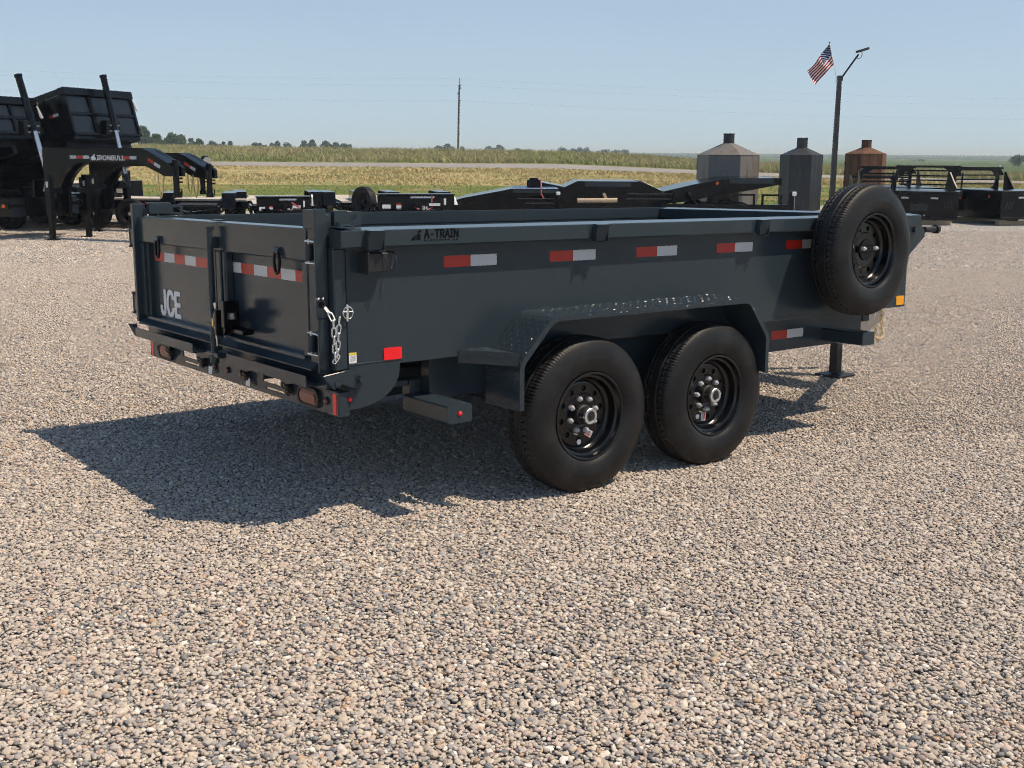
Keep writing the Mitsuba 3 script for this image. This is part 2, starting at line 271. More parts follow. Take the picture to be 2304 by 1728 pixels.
for i in range(-24, 25):
    for j in range(-2, 25):
        q = np.array([i * TS, j * TS]); s, t = q[1], q[0]; r = math.hypot(s, t)
        if s < 1.0 or s > 27 or abs(t) > 0.52 * s + 1.1: continue
        k = random.randrange(4); fl = random.choice((-1, 1)); g = 'fine' if s < 7 else 'plain' if s < 16.5 + 2 * random.random() else 'loose'; x, y = site(s, t)
        e = .3; zx = (lot_z(x + e, y) - lot_z(x - e, y)) / (2 * e); zy = (lot_z(x, y + e) - lot_z(x, y - e)) / (2 * e)
        a = YAW - math.pi / 2 + k * math.pi / 2; ca, sa = math.cos(a), math.sin(a)
        A = np.array([[ca * fl, -sa, 0, x], [sa * fl, ca, 0, y], [(zx * ca + zy * sa) * fl, -zx * sa + zy * ca, 1, lot_z(x, y) - .001], [0, 0, 0, 1]])
        cnt += 1; scene[f'gravel_stones__{cnt:03d}'] = {'type': 'instance', 'sg': {'type': 'ref', 'id': f'stone_patch_{g}_{random.randrange(2)}'}, 'to_world': T(A)}
labels['gravel_stones'] = {'label': 'loose rounded tan, grey and white gravel stones covering the lot', 'category': 'gravel', 'kind': 'stuff'}

# ---------------------------------------------------------------- the grey dump trailer (x from its tail forward, visible side at negative y)
DT = thing('dump_trailer', 'dark grey tandem axle dump trailer with spare wheel on its side, parked in front', 'trailer')
def D(name, mesh, m='grey_paint', smooth=False, label=None, kind=None, A=None, under=None):
    return part(under or DT, name, mesh, m, M if A is None else M @ A, smooth, label, kind)
W, LF = 1.104, 4.22
for y0, y1, sgn in ((-W, -W + .035, -1), (W - .035, W, 1)):
    D('side_wall', box(.062, LF, y0, y1, .705, 1.222, .003))
    ya, yb = (-1.17, -1.065) if sgn < 0 else (1.065, 1.17)
    D('top_rail', extr([(ya, 1.229), (ya + .006, 1.2225), (yb - .006, 1.2225), (yb, 1.229)] + ([(yb, 1.3035), (yb - .004, 1.306), (ya + .003, 1.2968), (ya, 1.2935)] if sgn < 0 else [(yb - .003, 1.2968), (ya + .004, 1.306), (ya, 1.3035)]), .005, LF + .02, 'x'))
    D('corner_post', box(.0, .0605, *( (-W - .002, -1.03) if sgn < 0 else (1.03, W + .002)), .70, 1.2215, .006))
    D('lower_band', box(.064, LF - .002, *((-W - .0035, -W - .0005) if sgn < 0 else (W + .0005, W + .0035)), .7005, .724, .001)) if sgn > 0 else None
    D('frame_rail', extr([(.55, .50), (3.9, .50), (3.9, .70), (.55, .70)], *((-1.0, -.93) if sgn < 0 else (.93, 1.0))))
    D('tongue_rail', bar((3.9, sgn * .95, .56), (5.45, sgn * .09, .50), .06, .14))
D('front_wall', box(LF - .04, LF - .002, -W + .036, W - .036, .705, 1.222, .003))
D('top_rail', extr([(LF - .085, 1.2235), (LF + .02, 1.2235), (LF + .02, 1.301), (LF + .014, 1.3055), (LF - .081, 1.2975), (LF - .085, 1.294)], -1.0645, 1.0645))
D('floor', box(.02, LF - .042, -W + .036, W - .036, .70, .745, .002))
for i in range(9): D('floor_crossmember', box(.35 + i * .46, .42 + i * .46, -.925, .925, .60, .699, .003))
for y in (-.42, .42): D('hoist_frame', box(.3, 3.9, y - .04, y + .04, .42, .56, .004))
D('seam', box(.0622, .0645, -W - .0015, -W - .0002, .75, 1.22, .0003))
# pivot guard: quarter round plate under the tail of the side
arc = [(.063, .526)] + [(.063 + .258 * math.sin(a) ** .9, .70 - .174 * math.cos(a) ** .9 ) for a in np.linspace(.02, math.pi / 2, 18)]
for s in (-1, 1):
    D('pivot_guard', extr(arc + [(.321, .7215), (.063, .7215)], *sorted((s * (W + .0015), s * (W - .018)))))
    D('pivot_guard_lip', pipe([(.07, s * (W + .002), .7235), (.32, s * (W + .002), .7235)], .0035, 6))
# stake pockets under the rail
for x in (.158, 1.44, 2.66, 3.86):
    for s in (-1, 1):
        yb = s * 1.171
        D('stake_pocket', cat(hull([(x - .038 + dx, yb, 1.298) for dx in (0, .076)] + [(x - .038 + dx, yb + s * .042, 1.296) for dx in (0, .076)] + [(x - .038 + dx, yb + s * .038, 1.290) for dx in (0, .076)] + [(x - .038 + dx, yb, 1.285) for dx in (0, .076)]),
          hull([(x - .038 + dx, yb + s * .040, 1.292) for dx in (0, .076)] + [(x - .040 + dx, yb + s * .012, 1.214) for dx in (0, .076)] + [(x - .038 + dx, yb + s * .034, 1.292) for dx in (0, .076)] + [(x - .040 + dx, yb + s * .006, 1.214) for dx in (0, .076)]),
          box(x - .0405, x - .036, yb, yb + s * .03, 1.214, 1.286, .001), box(x + .036, x + .0405, yb, yb + s * .03, 1.214, 1.286, .001), box(x + .02, x + .05, yb - s * .03, yb + s * .018, 1.206, 1.213, .001)))
# tarp bracket below the rail
D('tarp_bracket', cat(box(.128, .235, -1.165, -1.1045, 1.118, 1.200, .004), box(.122, .130, -1.185, -1.1045, 1.113, 1.204, .002)), 'black_satin')
D('tarp_hook', cat(pipe([(.205, -1.168, 1.196), (.222, -1.185, 1.15), (.232, -1.187, 1.128), (.240, -1.187, 1.15), (.250, -1.176, 1.196)], .0026, 6), pipe([(.258, -1.108, 1.2), (.275, -1.14, 1.2), (.278, -1.16, 1.17), (.272, -1.16, 1.12)], .003, 6)), 'mill_steel', True)
# reflective tape on the side
def tape(x0, x1, z0, z1, m, y=-W, proud=.0012): return box(x0, x1, y - proud, y + .0005, z0, z1, 0), m
for x in (.562, 1.183, 1.765, 2.376, 2.972, 3.6):
    for a, b, m, nm in ((0, .149, 'red_tape', 'red_reflector_tape'), (.1495, .299, 'white_tape', 'white_reflector_tape')):
        D(nm, box(x + a, x + b, -W - .0012, -W + .001, 1.118, 1.1695, 0), m)
for a, b, m, nm in ((0, .15, 'red_tape', 'red_reflector_tape'), (.1505, .305, 'white_tape', 'white_reflector_tape')):
    D(nm, box(3.0 + a, 3.0 + b, -1.0014, -.999, .572, .624, 0), m)
D('red_reflector', tf(extr(rounded(.093, .053, .006), -W - .006, -W + .001), plane_T((.284, 0, .7535), (1, 0, 0), (0, 0, 1)) @ np.diag([1, 1, 1, 1]) if False else trimesh.transformations.translation_matrix((.284, 0, .7535))), 'red_reflector')
D('amber_reflector', tf(extr(rounded(.085, .058, .006), -W - .006, -W + .001), trimesh.transformations.translation_matrix((4.155, 0, .748))), 'amber')
w1 = D('warning_label', box(.0655, .1035, -W - .001, -W + .0005, .7285, .7745, 0), 'white_label', label='white warning label with a yellow top band')
D('warning_band', box(.0656, .1034, -W - .0016, -W - .0009, .7645, .7744, 0), 'yellow_label', under=w1)
for i in range(5): D('print_line', box(.071, .098 - .004 * (i == 4), -W - .0014, -W - .0009, .757 - i * .005, .7595 - i * .005, 0), 'grey_print', under=w1)
# lettering on the rail
yr = -1.1712
AT = plane_T((.413, yr + .0014, 1.2565), (1, 0, 0), (0, 0, 1)); tm = text('A-TRAIN', .037, True, .002); tm.vertices[:, 0] *= .183 / np.ptp(tm.vertices[:, 0])
D('lettering', cat(tf(tm, AT), tf(tm, plane_T((.4145, yr + .0016, 1.2565), (1, 0, 0), (0, 0, 1)))), 'black_print', label='black A-TRAIN lettering')
for i, (x, l) in enumerate(zip(np.linspace(.416, .585, 12), [6, 4, 8, 8, 6, 8, 5, 7, 8, 0, 7, 8])):
    if l: D('small_print', box(x, x + l * .001, yr - .0006, yr + .001, 1.244, 1.2495, 0), 'black_print')
for pl in ([(.345, 1.249), (.370, 1.249), (.3695, 1.270), (.366, 1.270)], [(.3745, 1.249), (.394, 1.249), (.3945, 1.2745), (.380, 1.2745), (.3745, 1.267)], [(.379, 1.279), (.3915, 1.279), (.403, 1.292), (.390, 1.292)]):
    D('emblem', extr(pl, yr - .0008, yr + .001), 'black_print')
D('rail_cap', cat(box(.008, .075, -1.168, -1.067, 1.306, 1.312, .002), cyl((.04, -1.09, 1.312), (.04, -1.09, 1.330), .014, 12), pipe([(.012, -1.15, 1.310), (.04, -1.15, 1.318), (.075, -1.15, 1.310)], .006, 6)))

# --- tail: bumper, lamps, lip, gates
bp = Polygon([(-1.095, .500), (1.095, .500), (1.095, .606), (-1.095, .606)])
holes = [affinity.translate(rounded(.185, .034, .004), y, .572) for y in (.52, -.465)] + [affinity.translate(rounded(.20, .010, .003), y, .5285) for y in (.50, -.50)]
for h in holes: bp = bp.difference(h)
D('bumper', cat(extr(bp, .012, .018, 'x'), box(.0185, .062, -1.094, 1.094, .6, .606, .001), box(.0185, .062, -1.094, 1.094, .5, .506, .001)))
for s in (-1, 1): D('bumper_end', box(.0125, .064, s * 1.0955, s * 1.104, .4985, .6065, .002))
for y in (.846, -.846):
    t = D('tail_light', tf(extr(rounded(.200, .088, .043).difference(rounded(.172, .062, .030)), -.004, .013, 'x'), trimesh.transformations.translation_matrix((0, y, .552))), 'black_satin')
    dome = [extr(rounded(.172 - 2 * i * .006, .062 - 2 * i * .006, .030 - i * .005), .001 - .0022 * i, .010, 'x') for i in range(4)]
    D('lens', tf(cat(dome), trimesh.transformations.translation_matrix((0, y, .552))), 'red_lens', under=t)
for y in (.974, .18, .022, -.14, -1.0):
    k = D('marker_light', cyl((.014, y, .556), (.004, y, .556), .017, 20), 'black_satin'); D('lens', cyl((.0045, y, .556), (-.002, y, .556), .012, 20, .009), 'red_lens', under=k)
def plug(y):
    k = D('wire_plug', cyl((.013, y, .562), (-.02, y, .562), .022, 16), 'black_satin')
    a = np.linspace(0, 2 * math.pi, 26)
    D('wire', pipe(np.stack([-.012 - .012 * np.sin(a), y + .012 + .028 * np.cos(a), .560 + .030 * np.sin(a)], 1), .0028, 6), 'black_print', under=k)
    D('wire_end', cyl((-.02, y - .004, .565), (-.03, y - .006, .56), .006, 8), 'gold_zinc', under=k)
for y in (.745, .30, -.226, -.668): plug(y)
for y in (.206, -.242): D('white_tag', hull([(-.006, y - .022, .553), (-.006, y + .022, .553), (-.010, y - .024, .515), (-.010, y + .020, .515), (-.004, y - .022, .553), (-.008, y + .02, .515)]), 'white_label')
for s in (-1, 1):
    D('red_reflector_tape', box(.0105, .0125, s * 1.052, s * 1.082, .504, .597, 0), 'red_reflector')
D('side_marker_light', trimesh.creation.icosphere(2, .010).apply_transform(np.diag([1, .7, 1, 1])).apply_translation((.066, -1.106, .572)), 'red_reflector', True)
# sloped sill and lip under the gates
D('sill', hull([(.02, y, z) for y in (-.985, 1.09) for z in (.70, .744)] + [(-.055, y, z) for y in (-.985, 1.09) for z in (.694, .699)]))
for ya, yb in ((.255, 1.088), (-.978, -.165)):
    D('gate_lip', cat(extr([(-.078, .622), (-.072, .622), (-.072, .672), (-.078, .672)], ya, yb), extr([(-.0715, .622), (.02, .622), (.02, .628), (-.0715, .628)], ya, yb)))
D('gate_lip', hull([(-.08, 1.089, .622), (-.08, 1.089, .672), (-.10, 1.135, .690), (-.06, 1.10, .690), (-.06, 1.089, .64), (-.085, 1.12, .668)]))
D('tail_sill', box(.0, .06, -1.02, 1.09, .608, .698, .004))
def gate(y0, y1, nm):
    """A barn door: tall top tube, side tubes, bottom tube round a recessed sheet."""
    g = D('gate_sheet', box(.028, .034, y0 + .02, y1 - .02, .735, 1.17, .001), label=nm)
    D('gate_top_tube', extr([(-.018, 1.162), (-.012, 1.1565), (.04, 1.1565), (.04, 1.3), (.036, 1.3035), (-.014, 1.2988), (-.018, 1.2955)], y0, y1), under=g)
    D('gate_side_tube', box(-.016, .0395, y0 + .0005, y0 + .052, .7405, 1.1562, .005), under=g)
    D('gate_side_tube', box(-.016, .0395, y1 - .052, y1 - .0005, .7405, 1.1562, .005), under=g)
    D('gate_bottom_tube', box(-.014, .0392, y0 + .0525, y1 - .0525, .7008, .7405, .004), under=g)
    return g
gl = gate(.062, 1.112, 'left barn door of the tailgate'); gr_ = gate(-.905, .058, 'right barn door of the tailgate')
D('hinge_post', box(-.014, .038, -.985, -.910, .7008, 1.3035, .005))
D('gate_post', box(-.062, -.004, -1.066, -1.052, .925, 1.385, .003)); D('gate_post', box(-.055, -.004, -1.064, -1.052, .69, .9245, .003)); D('gate_post', box(-.012, .026, -1.0515, -.9855, .70, 1.36, .003))
D('gate_post', box(-.045, .028, 1.113, 1.146, .70, 1.372, .004))
D('post_cap', box(-.045, -.0125, -1.0515, -.93, 1.30, 1.381, .003)); D('post_cap', box(.035, .10, -1.062, -1.03, 1.313, 1.377, .003))
for s in (-1,): D('latch_eye', cat(extr(sbox(.10, 1.313, .17, 1.372).difference(Point(.135, 1.345).buffer(.014)), -1.055, -1.045)))
pl = sbox(1.147, 1.27, 1.214, 1.368).difference(affinity.translate(rounded(.034, .05, .015), 1.185, 1.325))
D('latch_plate', extr(pl, -.022, -.012, 'x')); D('latch_plate', box(.032, .16, 1.06, 1.11, 1.313, 1.377, .003)); D('latch_plate', extr(sbox(.16, 1.31, .235, 1.365).difference(sbox(.175, 1.322, .222, 1.349)), 1.07, 1.078))
for z in (1.20, .806):
    h = D('gate_hinge', cyl((-.032, -.955, z - .036), (-.032, -.955, z + .036), .019, 16), smooth=35)
    D('hinge_bar', cat(pipe([(-.034, -.93, z + .047), (-.036, -1.01, z + .047), (-.036, -1.035, z + .040), (-.034, -1.04, z - .01)], .0055, 8), pipe([(-.034, -.93, z - .046), (-.034, -1.02, z - .044)], .0055, 8), cyl((-.032, -.955, z - .05), (-.032, -.955, z + .055), .006, 8)), 'zinc', True, under=h)
for z in (1.185, .802):
    h = D('gate_hinge', cat(box(-.035, -.015, 1.147, 1.20, z - .045, z + .045, .004), cyl((-.027, 1.205, z - .052), (-.027, 1.205, z + .052), .013, 12)))
    for a, b in ((-.062, -.0525), (.0525, .062)): D('hinge_pin', cyl((-.027, 1.205, z + a), (-.027, 1.205, z + b), .018, 10), 'black_satin', under=h)
# D-rings on the top tube
for y, z in ((.80, 1.185), (-.645, 1.19)):
    k = D('d_ring_mount', cyl((-.019, y - .022, z), (-.019, y + .022, z), .018, 14), smooth=35)
    a = np.linspace(0, 2 * math.pi, 28, endpoint=False)
    D('d_ring', pipe(np.stack([-.030 + 0 * a, y + .026 * np.sin(a), z - .048 + .052 * np.cos(a)], 1), .0072, 8, True), 'black_paint', True, under=k)
# reflective tape on the gates
def row(y0, y1, seq, z0=1.056, z1=1.1065):
    ys = np.linspace(y0, y1, len(seq) + 1)
    for a, b, c in zip(ys, ys[1:], seq): D('red_reflector_tape' if c == 'r' else 'white_reflector_tape', box(.0268, .0285, b + .0005, a - .0005, z0, z1, 0), 'red_tape' if c == 'r' else 'white_tape')
row(1.0, .12, 'rwrwrw'); row(-.002, -.852, 'wrwrwr')
jm = text('JCE', .140, True, .002); jm.vertices[:, 0] -= jm.vertices[:, 0].min(); jm.vertices[:, 0] *= .285 / np.ptp(jm.vertices[:, 0])
D('lettering', cat(*[tf(jm, plane_T((.0272 - .0002 * i, .944 - .004 * i, .757), (0, -1, 0), (0, 0, 1))) for i in range(4)]), 'white_label', label='white JCE lettering')
# centre latch bar
lb = D('latch_bar', cat(cyl((-.055, .03, .60), (-.055, .03, 1.27), .0165, 20), cyl((-.055, .03, 1.268), (-.055, .03, 1.278), .021, 16), cyl((-.055, .03, .598), (-.055, .03, .64), .023, 16)), smooth=35)
for z in (1.20, .69): D('bar_guide', cat(box(-.052, -.0185, .012, .048, z - .028, z + .028, .004)), under=lb)
D('bar_strike', box(-.07, .0, -.04, .10, .6295, .655, .004), under=lb); D('bar_strike', box(-.03, .02, .0, .06, 1.304, 1.312, .002), under=lb)
D('bar_channel', box(-.012, .026, -.055, -.012, .742, 1.156, .004), under=lb)
hd = D('latch_handle', cat(bar((-.062, .035, .835), (-.085, -.30, .868), .012, .034), box(-.075, -.05, .005, .06, .80, .87, .004)), under=lb)
D('latch_keeper', cat(box(-.10, -.02, -.205, -.17, .80, .93, .004), box(-.105, -.02, -.12, -.095, .755, .88, .004), cyl((-.085, -.14, .80), (-.03, -.14, .80), .04, 16), box(-.06, .0, -.32, -.17, .775, .80, .004)), 'black_paint')
D('latch_pin', cat(cyl((-.09, -.085, .915), (-.085, -.085, .885), .010, 10), cyl((-.09, -.075, .79), (-.08, -.115, .785), .010, 10)), 'chrome', True)
D('latch_chain', pipe([(-.05, .0, .87), (-.068, -.01, .83), (-.066, -.015, .78), (-.06, -.02, .72), (-.055, -.012, .69)], .005, 6), 'zinc', True)
D('brass_lock', cyl((-.075, -.018, .79), (-.075, -.018, .83), .008, 10), 'gold_zinc', True)
# tail pivot latch at the corner
lp = [(-.070, .688), (.003, .697), (.030, .699), (.037, .703), (.112, .699), (.126, .676), (.115, .626), (.095, .612), (.076, .624), (.019, .646), (-.004, .640), (-.019, .625)]
k = D('pivot_latch', extr(lp, -1.126, -1.1125), smooth=False); D('latch_weld', pipe([(x, -1.124, z) for x, z in lp[:5]], .0032, 6), under=k); D('latch_weld', pipe([(x, -1.124, z) for x, z in lp[5:9]], .0032, 6), under=k)
D('pivot_bolt', cat(cyl((.105, -1.112, .664), (.105, -1.152, .664), .017, 6), cyl((.105, -1.112, .664), (.105, -1.128, .664), .024, 18)), under=k); D('pivot_bolt', cyl((-.004, -1.112, .650), (-.004, -1.132, .650), .014, 16), under=k)
# chain with pin
CH = D('gate_chain', cyl((-.041, -1.066, .985), (-.041, -1.069, .985), .013, 16), 'black_print')
D('chain_bolt', cat(*[cyl((x, -1.066, 1.011), (x, -1.078, 1.011), .008, 8) for x in (-.055, -.034)]), 'chrome', True, under=CH)
def link(L=.021, w=.0085, r=.0032):
    a = np.linspace(0, 2 * math.pi, 20, endpoint=False); x = np.where(np.cos(a) > 0, 1, -1) * (L - w) + w * np.cos(a); return pipe(np.stack([x, w * np.sin(a), 0 * a], 1), r, 6, True)
LK = shp(link(), 'zinc', True); LG = shp(link(.022, .010, .004), 'gold_zinc', True)
def chain(curve, pitch, d, under, nm='link'):
    c = np.asarray(curve, float); s = np.concatenate([[0], np.cumsum(np.linalg.norm(np.diff(c, axis=0), axis=1))]); n = int(s[-1] / pitch)
    for i in range(n):
        q = lambda x: np.array([np.interp(x, s, c[:, k]) for k in range(3)])
        p0, p1 = q(i * pitch), q((i + 1) * pitch); t = (p1 - p0) / np.linalg.norm(p1 - p0); n0 = np.array([0.25, 1, .1]) if i % 2 else np.array([1, -.35, 0.]); b = np.cross(n0, t); b /= np.linalg.norm(b)
        A = np.eye(4); A[:3, 0], A[:3, 1], A[:3, 2], A[:3, 3] = t, b, np.cross(t, b), (p0 + p1) / 2
        part(under, nm, d, None, M @ A)
tt = np.linspace(0, 1, 40)
cv = [(-.035 + .02 * t, -1.085 - .035 * t, .975 - .04 * t) for t in np.linspace(0, 1, 5)] + [(-.015 + .005 * t, -1.122, .935 - .19 * t) for t in np.linspace(.1, 1, 12)] + [(-.002 + .016 * t, -1.122, .742 + .19 * t) for t in np.linspace(0, 1, 12)] + [(.012 + .026 * t, -1.12, .935 + .018 * t) for t in np.linspace(.3, 1, 4)]
chain(cv, .0345, LK, CH)
a = np.linspace(0, 2 * math.pi, 28, endpoint=False)
D('linch_pin', cat(pipe(np.stack([.055 + .024 * np.cos(a), -1.125 + 0 * a, .950 + .026 * np.sin(a)], 1), .0025, 6, True), cyl((.052, -1.125, .915), (.052, -1.125, .985), .006, 8), pipe([(.03, -1.125, .955), (.078, -1.125, .955)], .003, 6)), 'zinc', True, under=CH)

# --- frame pieces seen under the side
D('frame_post', box(.548, .68, -1.0, -.94, .485, .699, .004))
D('outrigger', cat(extr(affinity.translate(rounded(.133, .084, .012), .507, .486), -1.30, -.94)), smooth=30)
D('side_marker_light', trimesh.creation.icosphere(2, .011).apply_transform(np.diag([1, .7, 1, 1])).apply_translation((.507, -1.302, .487)), 'red_reflector', True)
D('outrigger', extr(affinity.translate(rounded(.12, .080, .012), 3.55, .568), -1.30, -.94), smooth=30)
D('pivot_ear', cat(box(.485, .547, -.93, -.86, .508, .59, .004), box(.30, .484, -.92, -.87, .56, .59, .004)))
D('skirt_plate', box(.69, .79, -1.0, -.99, .505, .69, .002))
D('pump_box', hull([(x, y, z) for x, z in ((4.60, .34), (4.78, .34), (4.60, .66), (4.92, .60), (4.86, .66)) for y in (-.42, .32)]), 'aluminium', label='silver wrapped pump box on the tongue')
D('pump_box_fold', cat(*[bar((4.62 + .1 * i, -.425, .36), (4.70 + .1 * i, -.428, .62 - .02 * i), .02, .03) for i in range(3)]), 'aluminium')
jk = D('jack', cat(cyl((5.05, 0, .30), (5.05, 0, .75), .05, 16), box(4.99, 5.11, -.08, .08, .52, .62, .004)), 'black_satin'); D('jack_leg', box(5.015, 5.085, -.035, .035, .03, .34, .004), 'black_satin', under=jk); D('jack_foot', box(4.94, 5.16, -.11, .11, .008, .024, .003), 'black_satin', under=jk)
FC = D('safety_chain', cyl((5.40, -.14, .50), (5.40, -.10, .50), .014, 10), 'gold_zinc')
chain([(5.42 + .02 * t, -.14, .58 - .28 * t) for t in np.linspace(0, 1, 10)] + [(5.43 - .07 * t, -.14, .295 - .02 * math.sin(math.pi * t)) for t in np.linspace(.1, .9, 5)] + [(5.355 - .0 * t, -.14, .30 + .14 * t) for t in np.linspace(0, 1, 6)], .035, LG, FC)
D('spare_bracket', cat(extr([(4.225, 1.275), (4.37, 1.275), (4.47, 1.19), (4.47, 1.15), (4.225, .98)], -1.06, -1.05), cyl((4.34, -1.062, 1.20), (4.34, -1.08, 1.20), .022, 6)))
D('tarp_roller', cat(cyl((4.47, -1.05, 1.195), (4.62, -1.05, 1.195), .020, 14), cyl((4.60, -1.05, 1.195), (4.63, -1.05, 1.195), .030, 14)), 'black_satin')

# --- fender of tread plate, both sides
outer = [(.797, .470), (.797, .672), (.806, .697), (.968, .866), (.990, .883), (1.02, .892), (2.342, .892), (2.372, .884), (2.396, .865), (2.528, .692), (2.537, .668), (2.539, .470)]
pl = Polygon(outer + [(.80, .4)][:0]); ring = LineString(outer).buffer(.002, cap_style=2)
lipp = pl.intersection(LineString(outer).buffer(.026, cap_style=2))
bl = Polygon([(.797, .1)] + outer + [(2.539, .1)]).buffer(-.09).buffer(.09, quad_segs=7); bc = np.array(bl.exterior.coords)[:-1]; bc = bc[bc[:, 1] > .2]
bc = bc[np.argsort(np.arctan2(bc[:, 1] - .3, 1.668 - bc[:, 0]))]; bc = bc[bc[:, 1] > .47]; outer = [(bc[0, 0], .470)] + [tuple(q) for q in bc] + [(bc[-1, 0], .470)]
ring = LineString(outer).buffer(.002, cap_style=2); lipp = Polygon(outer).intersection(LineString(outer).buffer(.026, cap_style=2))
path = np.array(outer); seg = np.linalg.norm(np.diff(path, axis=0), axis=1); cum = np.concatenate([[0], np.cumsum(seg)])
def at_path(s):
    i = min(max(np.searchsorted(cum, s) - 1, 0), len(seg) - 1); q = (s - cum[i]) / seg[i]; d = (path[i + 1] - path[i]) / seg[i]; p = path[i] + q * seg[i] * d; return p, d, np.array([-d[1], d[0]])
LRG = np.random.default_rng(5)
def lug(o, ex, ey, en, L=.0118, w=.0042, h=.0026):
    a = LRG.normal(0, .16); ex, ey = ex * math.cos(a) + ey * math.sin(a), ey * math.cos(a) - ex * math.sin(a); en = en + ex * LRG.normal(0, .35) + ey * LRG.normal(0, .35); h = h * LRG.uniform(.6, 1.15)
    P = [o + ex * L, o - ex * L, o + ey * w, o - ey * w, o + ex * L * .45 + en * h, o - ex * L * .45 + en * h]; return P
LF_ = [[0, 2, 4], [3, 0, 4], [2, 1, 5], [1, 3, 5], [2, 5, 4], [3, 4, 5]]
def lugs(items):
    V = np.array(items).reshape(-1, 3); F = (np.array(LF_)[None] + (np.arange(len(items)) * 6)[:, None, None]).reshape(-1, 3); m = trimesh.Trimesh(V, F, process=False); return m
for s in (-1, 1):
    y0, y1 = sorted((s * 1.1045, s * 1.358)); yl = s * 1.358
    f = D('fender', cat(extr(ring, y0, y1), extr(lipp, *sorted((yl + s * .0005, yl + s * .004)))), smooth=25)
    items = []
    for i, sp in enumerate(np.arange(.02, cum[-1] - .01, .026)):
        p, d, nn = at_path(sp)
        for j, yy in enumerate(np.arange(1.115, 1.352, .026)):
            a = math.radians(45 if (i + j) % 2 else -45); o = np.array([p[0] + nn[0] * .002, s * yy, p[1] + nn[1] * .002]); ex = np.array([d[0], 0, d[1]]); ey = np.array([0, 1., 0])
            en = np.array([nn[0], 0, nn[1]]); items.append(lug(o, ex * math.cos(a) + ey * math.sin(a), -ex * math.sin(a) + ey * math.cos(a), en))
    for i, sp in enumerate(np.arange(.01, cum[-1], .0185)):
        p, d, nn = at_path(sp); o = np.array([p[0] - nn[0] * .014, yl + s * .0042, p[1] - nn[1] * .014]); ex = np.array([d[0], 0, d[1]]); ey = np.array([nn[0], 0, nn[1]]); a = math.radians(55)
        items.append(lug(o, ex * math.cos(a) + ey * math.sin(a), -ex * math.sin(a) + ey * math.cos(a), np.array([0, s, 0.]), .010, .0036, .0018))
    lm = lugs(items)
    D('tread_pattern', lm, under=f, kind='stuff')
    tri = [(.640, s * 1.1045), (.7955, s * 1.354), (.7955, s * 1.1045)]
    st = D('step', cat(extr(tri, .7315, .7365, 'z'), bar((.640, s * 1.106, .705), (.7945, s * 1.354, .705), .004, .056, c=.0005)))
    items = []
    for i, xx in enumerate(np.arange(.65, .795, .024)):
        for j, yy in enumerate(np.arange(1.115, 1.35, .024)):
            if Polygon([(a, abs(b)) for a, b in tri]).buffer(-.010).contains(Point(xx, yy)):
                a = math.radians(45 if (i + j) % 2 else -45); ex, ey = np.array([1., 0, 0]), np.array([0, 1., 0]); items.append(lug(np.array([xx, s * yy, .7365]), ex * math.cos(a) + ey * math.sin(a), -ex * math.sin(a) + ey * math.cos(a), np.array([0, 0, 1.])))
    e0, e1 = np.array([.640, s * 1.106, .705]), np.array([.7945, s * 1.354, .705]); ed = (e1 - e0) / np.linalg.norm(e1 - e0); en = np.cross(ed, [0, 0, 1.]) * s; en = en if en[0] < 0 else -en
    for q in np.arange(.02, .29, .026): items.append(lug(e0 + ed * q + en * .0022 + np.array([0, 0, .012]), ed * .7 + np.array([0, 0, -.7]), ed * .7 + np.array([0, 0, .7]), en))
    D('tread_pattern', lugs(items), under=st, kind='stuff')

# --- wheels
def tyre_mesh(R=.388, n=432, pitches=72):
    half = [(.0, R), (.008, R), (.022, R - .0005), (.028, R - .0008), (.033, R - .0011), (.045, R - .002), (.055, R - .003), (.059, R - .0034), (.063, R - .0040), (.070, R - .0056), (.077, R - .0086), (.083, R - .0135), (.088, R - .0205), (.093, R - .0295), (.098, R - .041), (.1035, .333), (.1075, .318), (.1077, .314), (.1105, .300), (.1115, .284), (.1105, .281), (.1095, .268), (.1090, .262), (.104, .244), (.101, .238), (.096, .229), (.089, .221), (.078, .216)]
    prof = np.array([(-y, r) for y, r in half[:0:-1]] + half)
    t = np.arange(n) * 2 * np.pi / n; ph = (np.arange(n) % (n // pitches)); y = prof[:, 0]; r = np.repeat(prof[None, :, 1], n, 0); ay = np.abs(y)
    circ = ((ay > .0235) & (ay < .032)) | ((ay > .0545) & (ay < .0605)); tread = ay < .0825
    r = r - np.where(circ, .0075, 0)[None]
    groove = (ph == 0)[:, None] & tread[None] & ~circ[None]; inner = ay < .0235
    r = r - np.where(groove & ~inner[None], .0065, 0); r = r - np.where((ph == 3)[:, None] & ((ay > .0605) & (ay < .092))[None], .0035, 0)
    r = r - np.where((ph == 3)[:, None] & ((ay > .033) & (ay < .0545))[None], .003, 0); r = r - np.where((ph == 0)[:, None] & ((ay > .0825) & (ay < .0925))[None], .0045, 0)
    v = np.stack([r * np.cos(t)[:, None], np.repeat(y[None], n, 0), r * np.sin(t)[:, None]], -1).reshape(-1, 3); k = len(prof)
    i, j = np.meshgrid(np.arange(n), np.arange(k - 1), indexing='ij'); a = i * k + j; b = ((i + 1) % n) * k + j
    m = trimesh.Trimesh(v, np.vstack([np.stack([a, b, b + 1], -1).reshape(-1, 3), np.stack([a, b + 1, a + 1], -1).reshape(-1, 3)]), process=False); m.fix_normals(); return m
TY = shp(tyre_mesh(), 'rubber', 28)
rim_prof = [(.092, .205), (.09, .215), (-.086, .2145), (-.0895, .2175), (-.0935, .2175), (-.0945, .213), (-.092, .207), (-.085, .2035), (-.076, .2015), (-.069, .1985), (-.0655, .192), (-.062, .188), (-.030, .186), (-.020, .182), (-.012, .174), (-.0105, .170), (-.016, .1655), (-.019, .160), (-.0195, .150)]
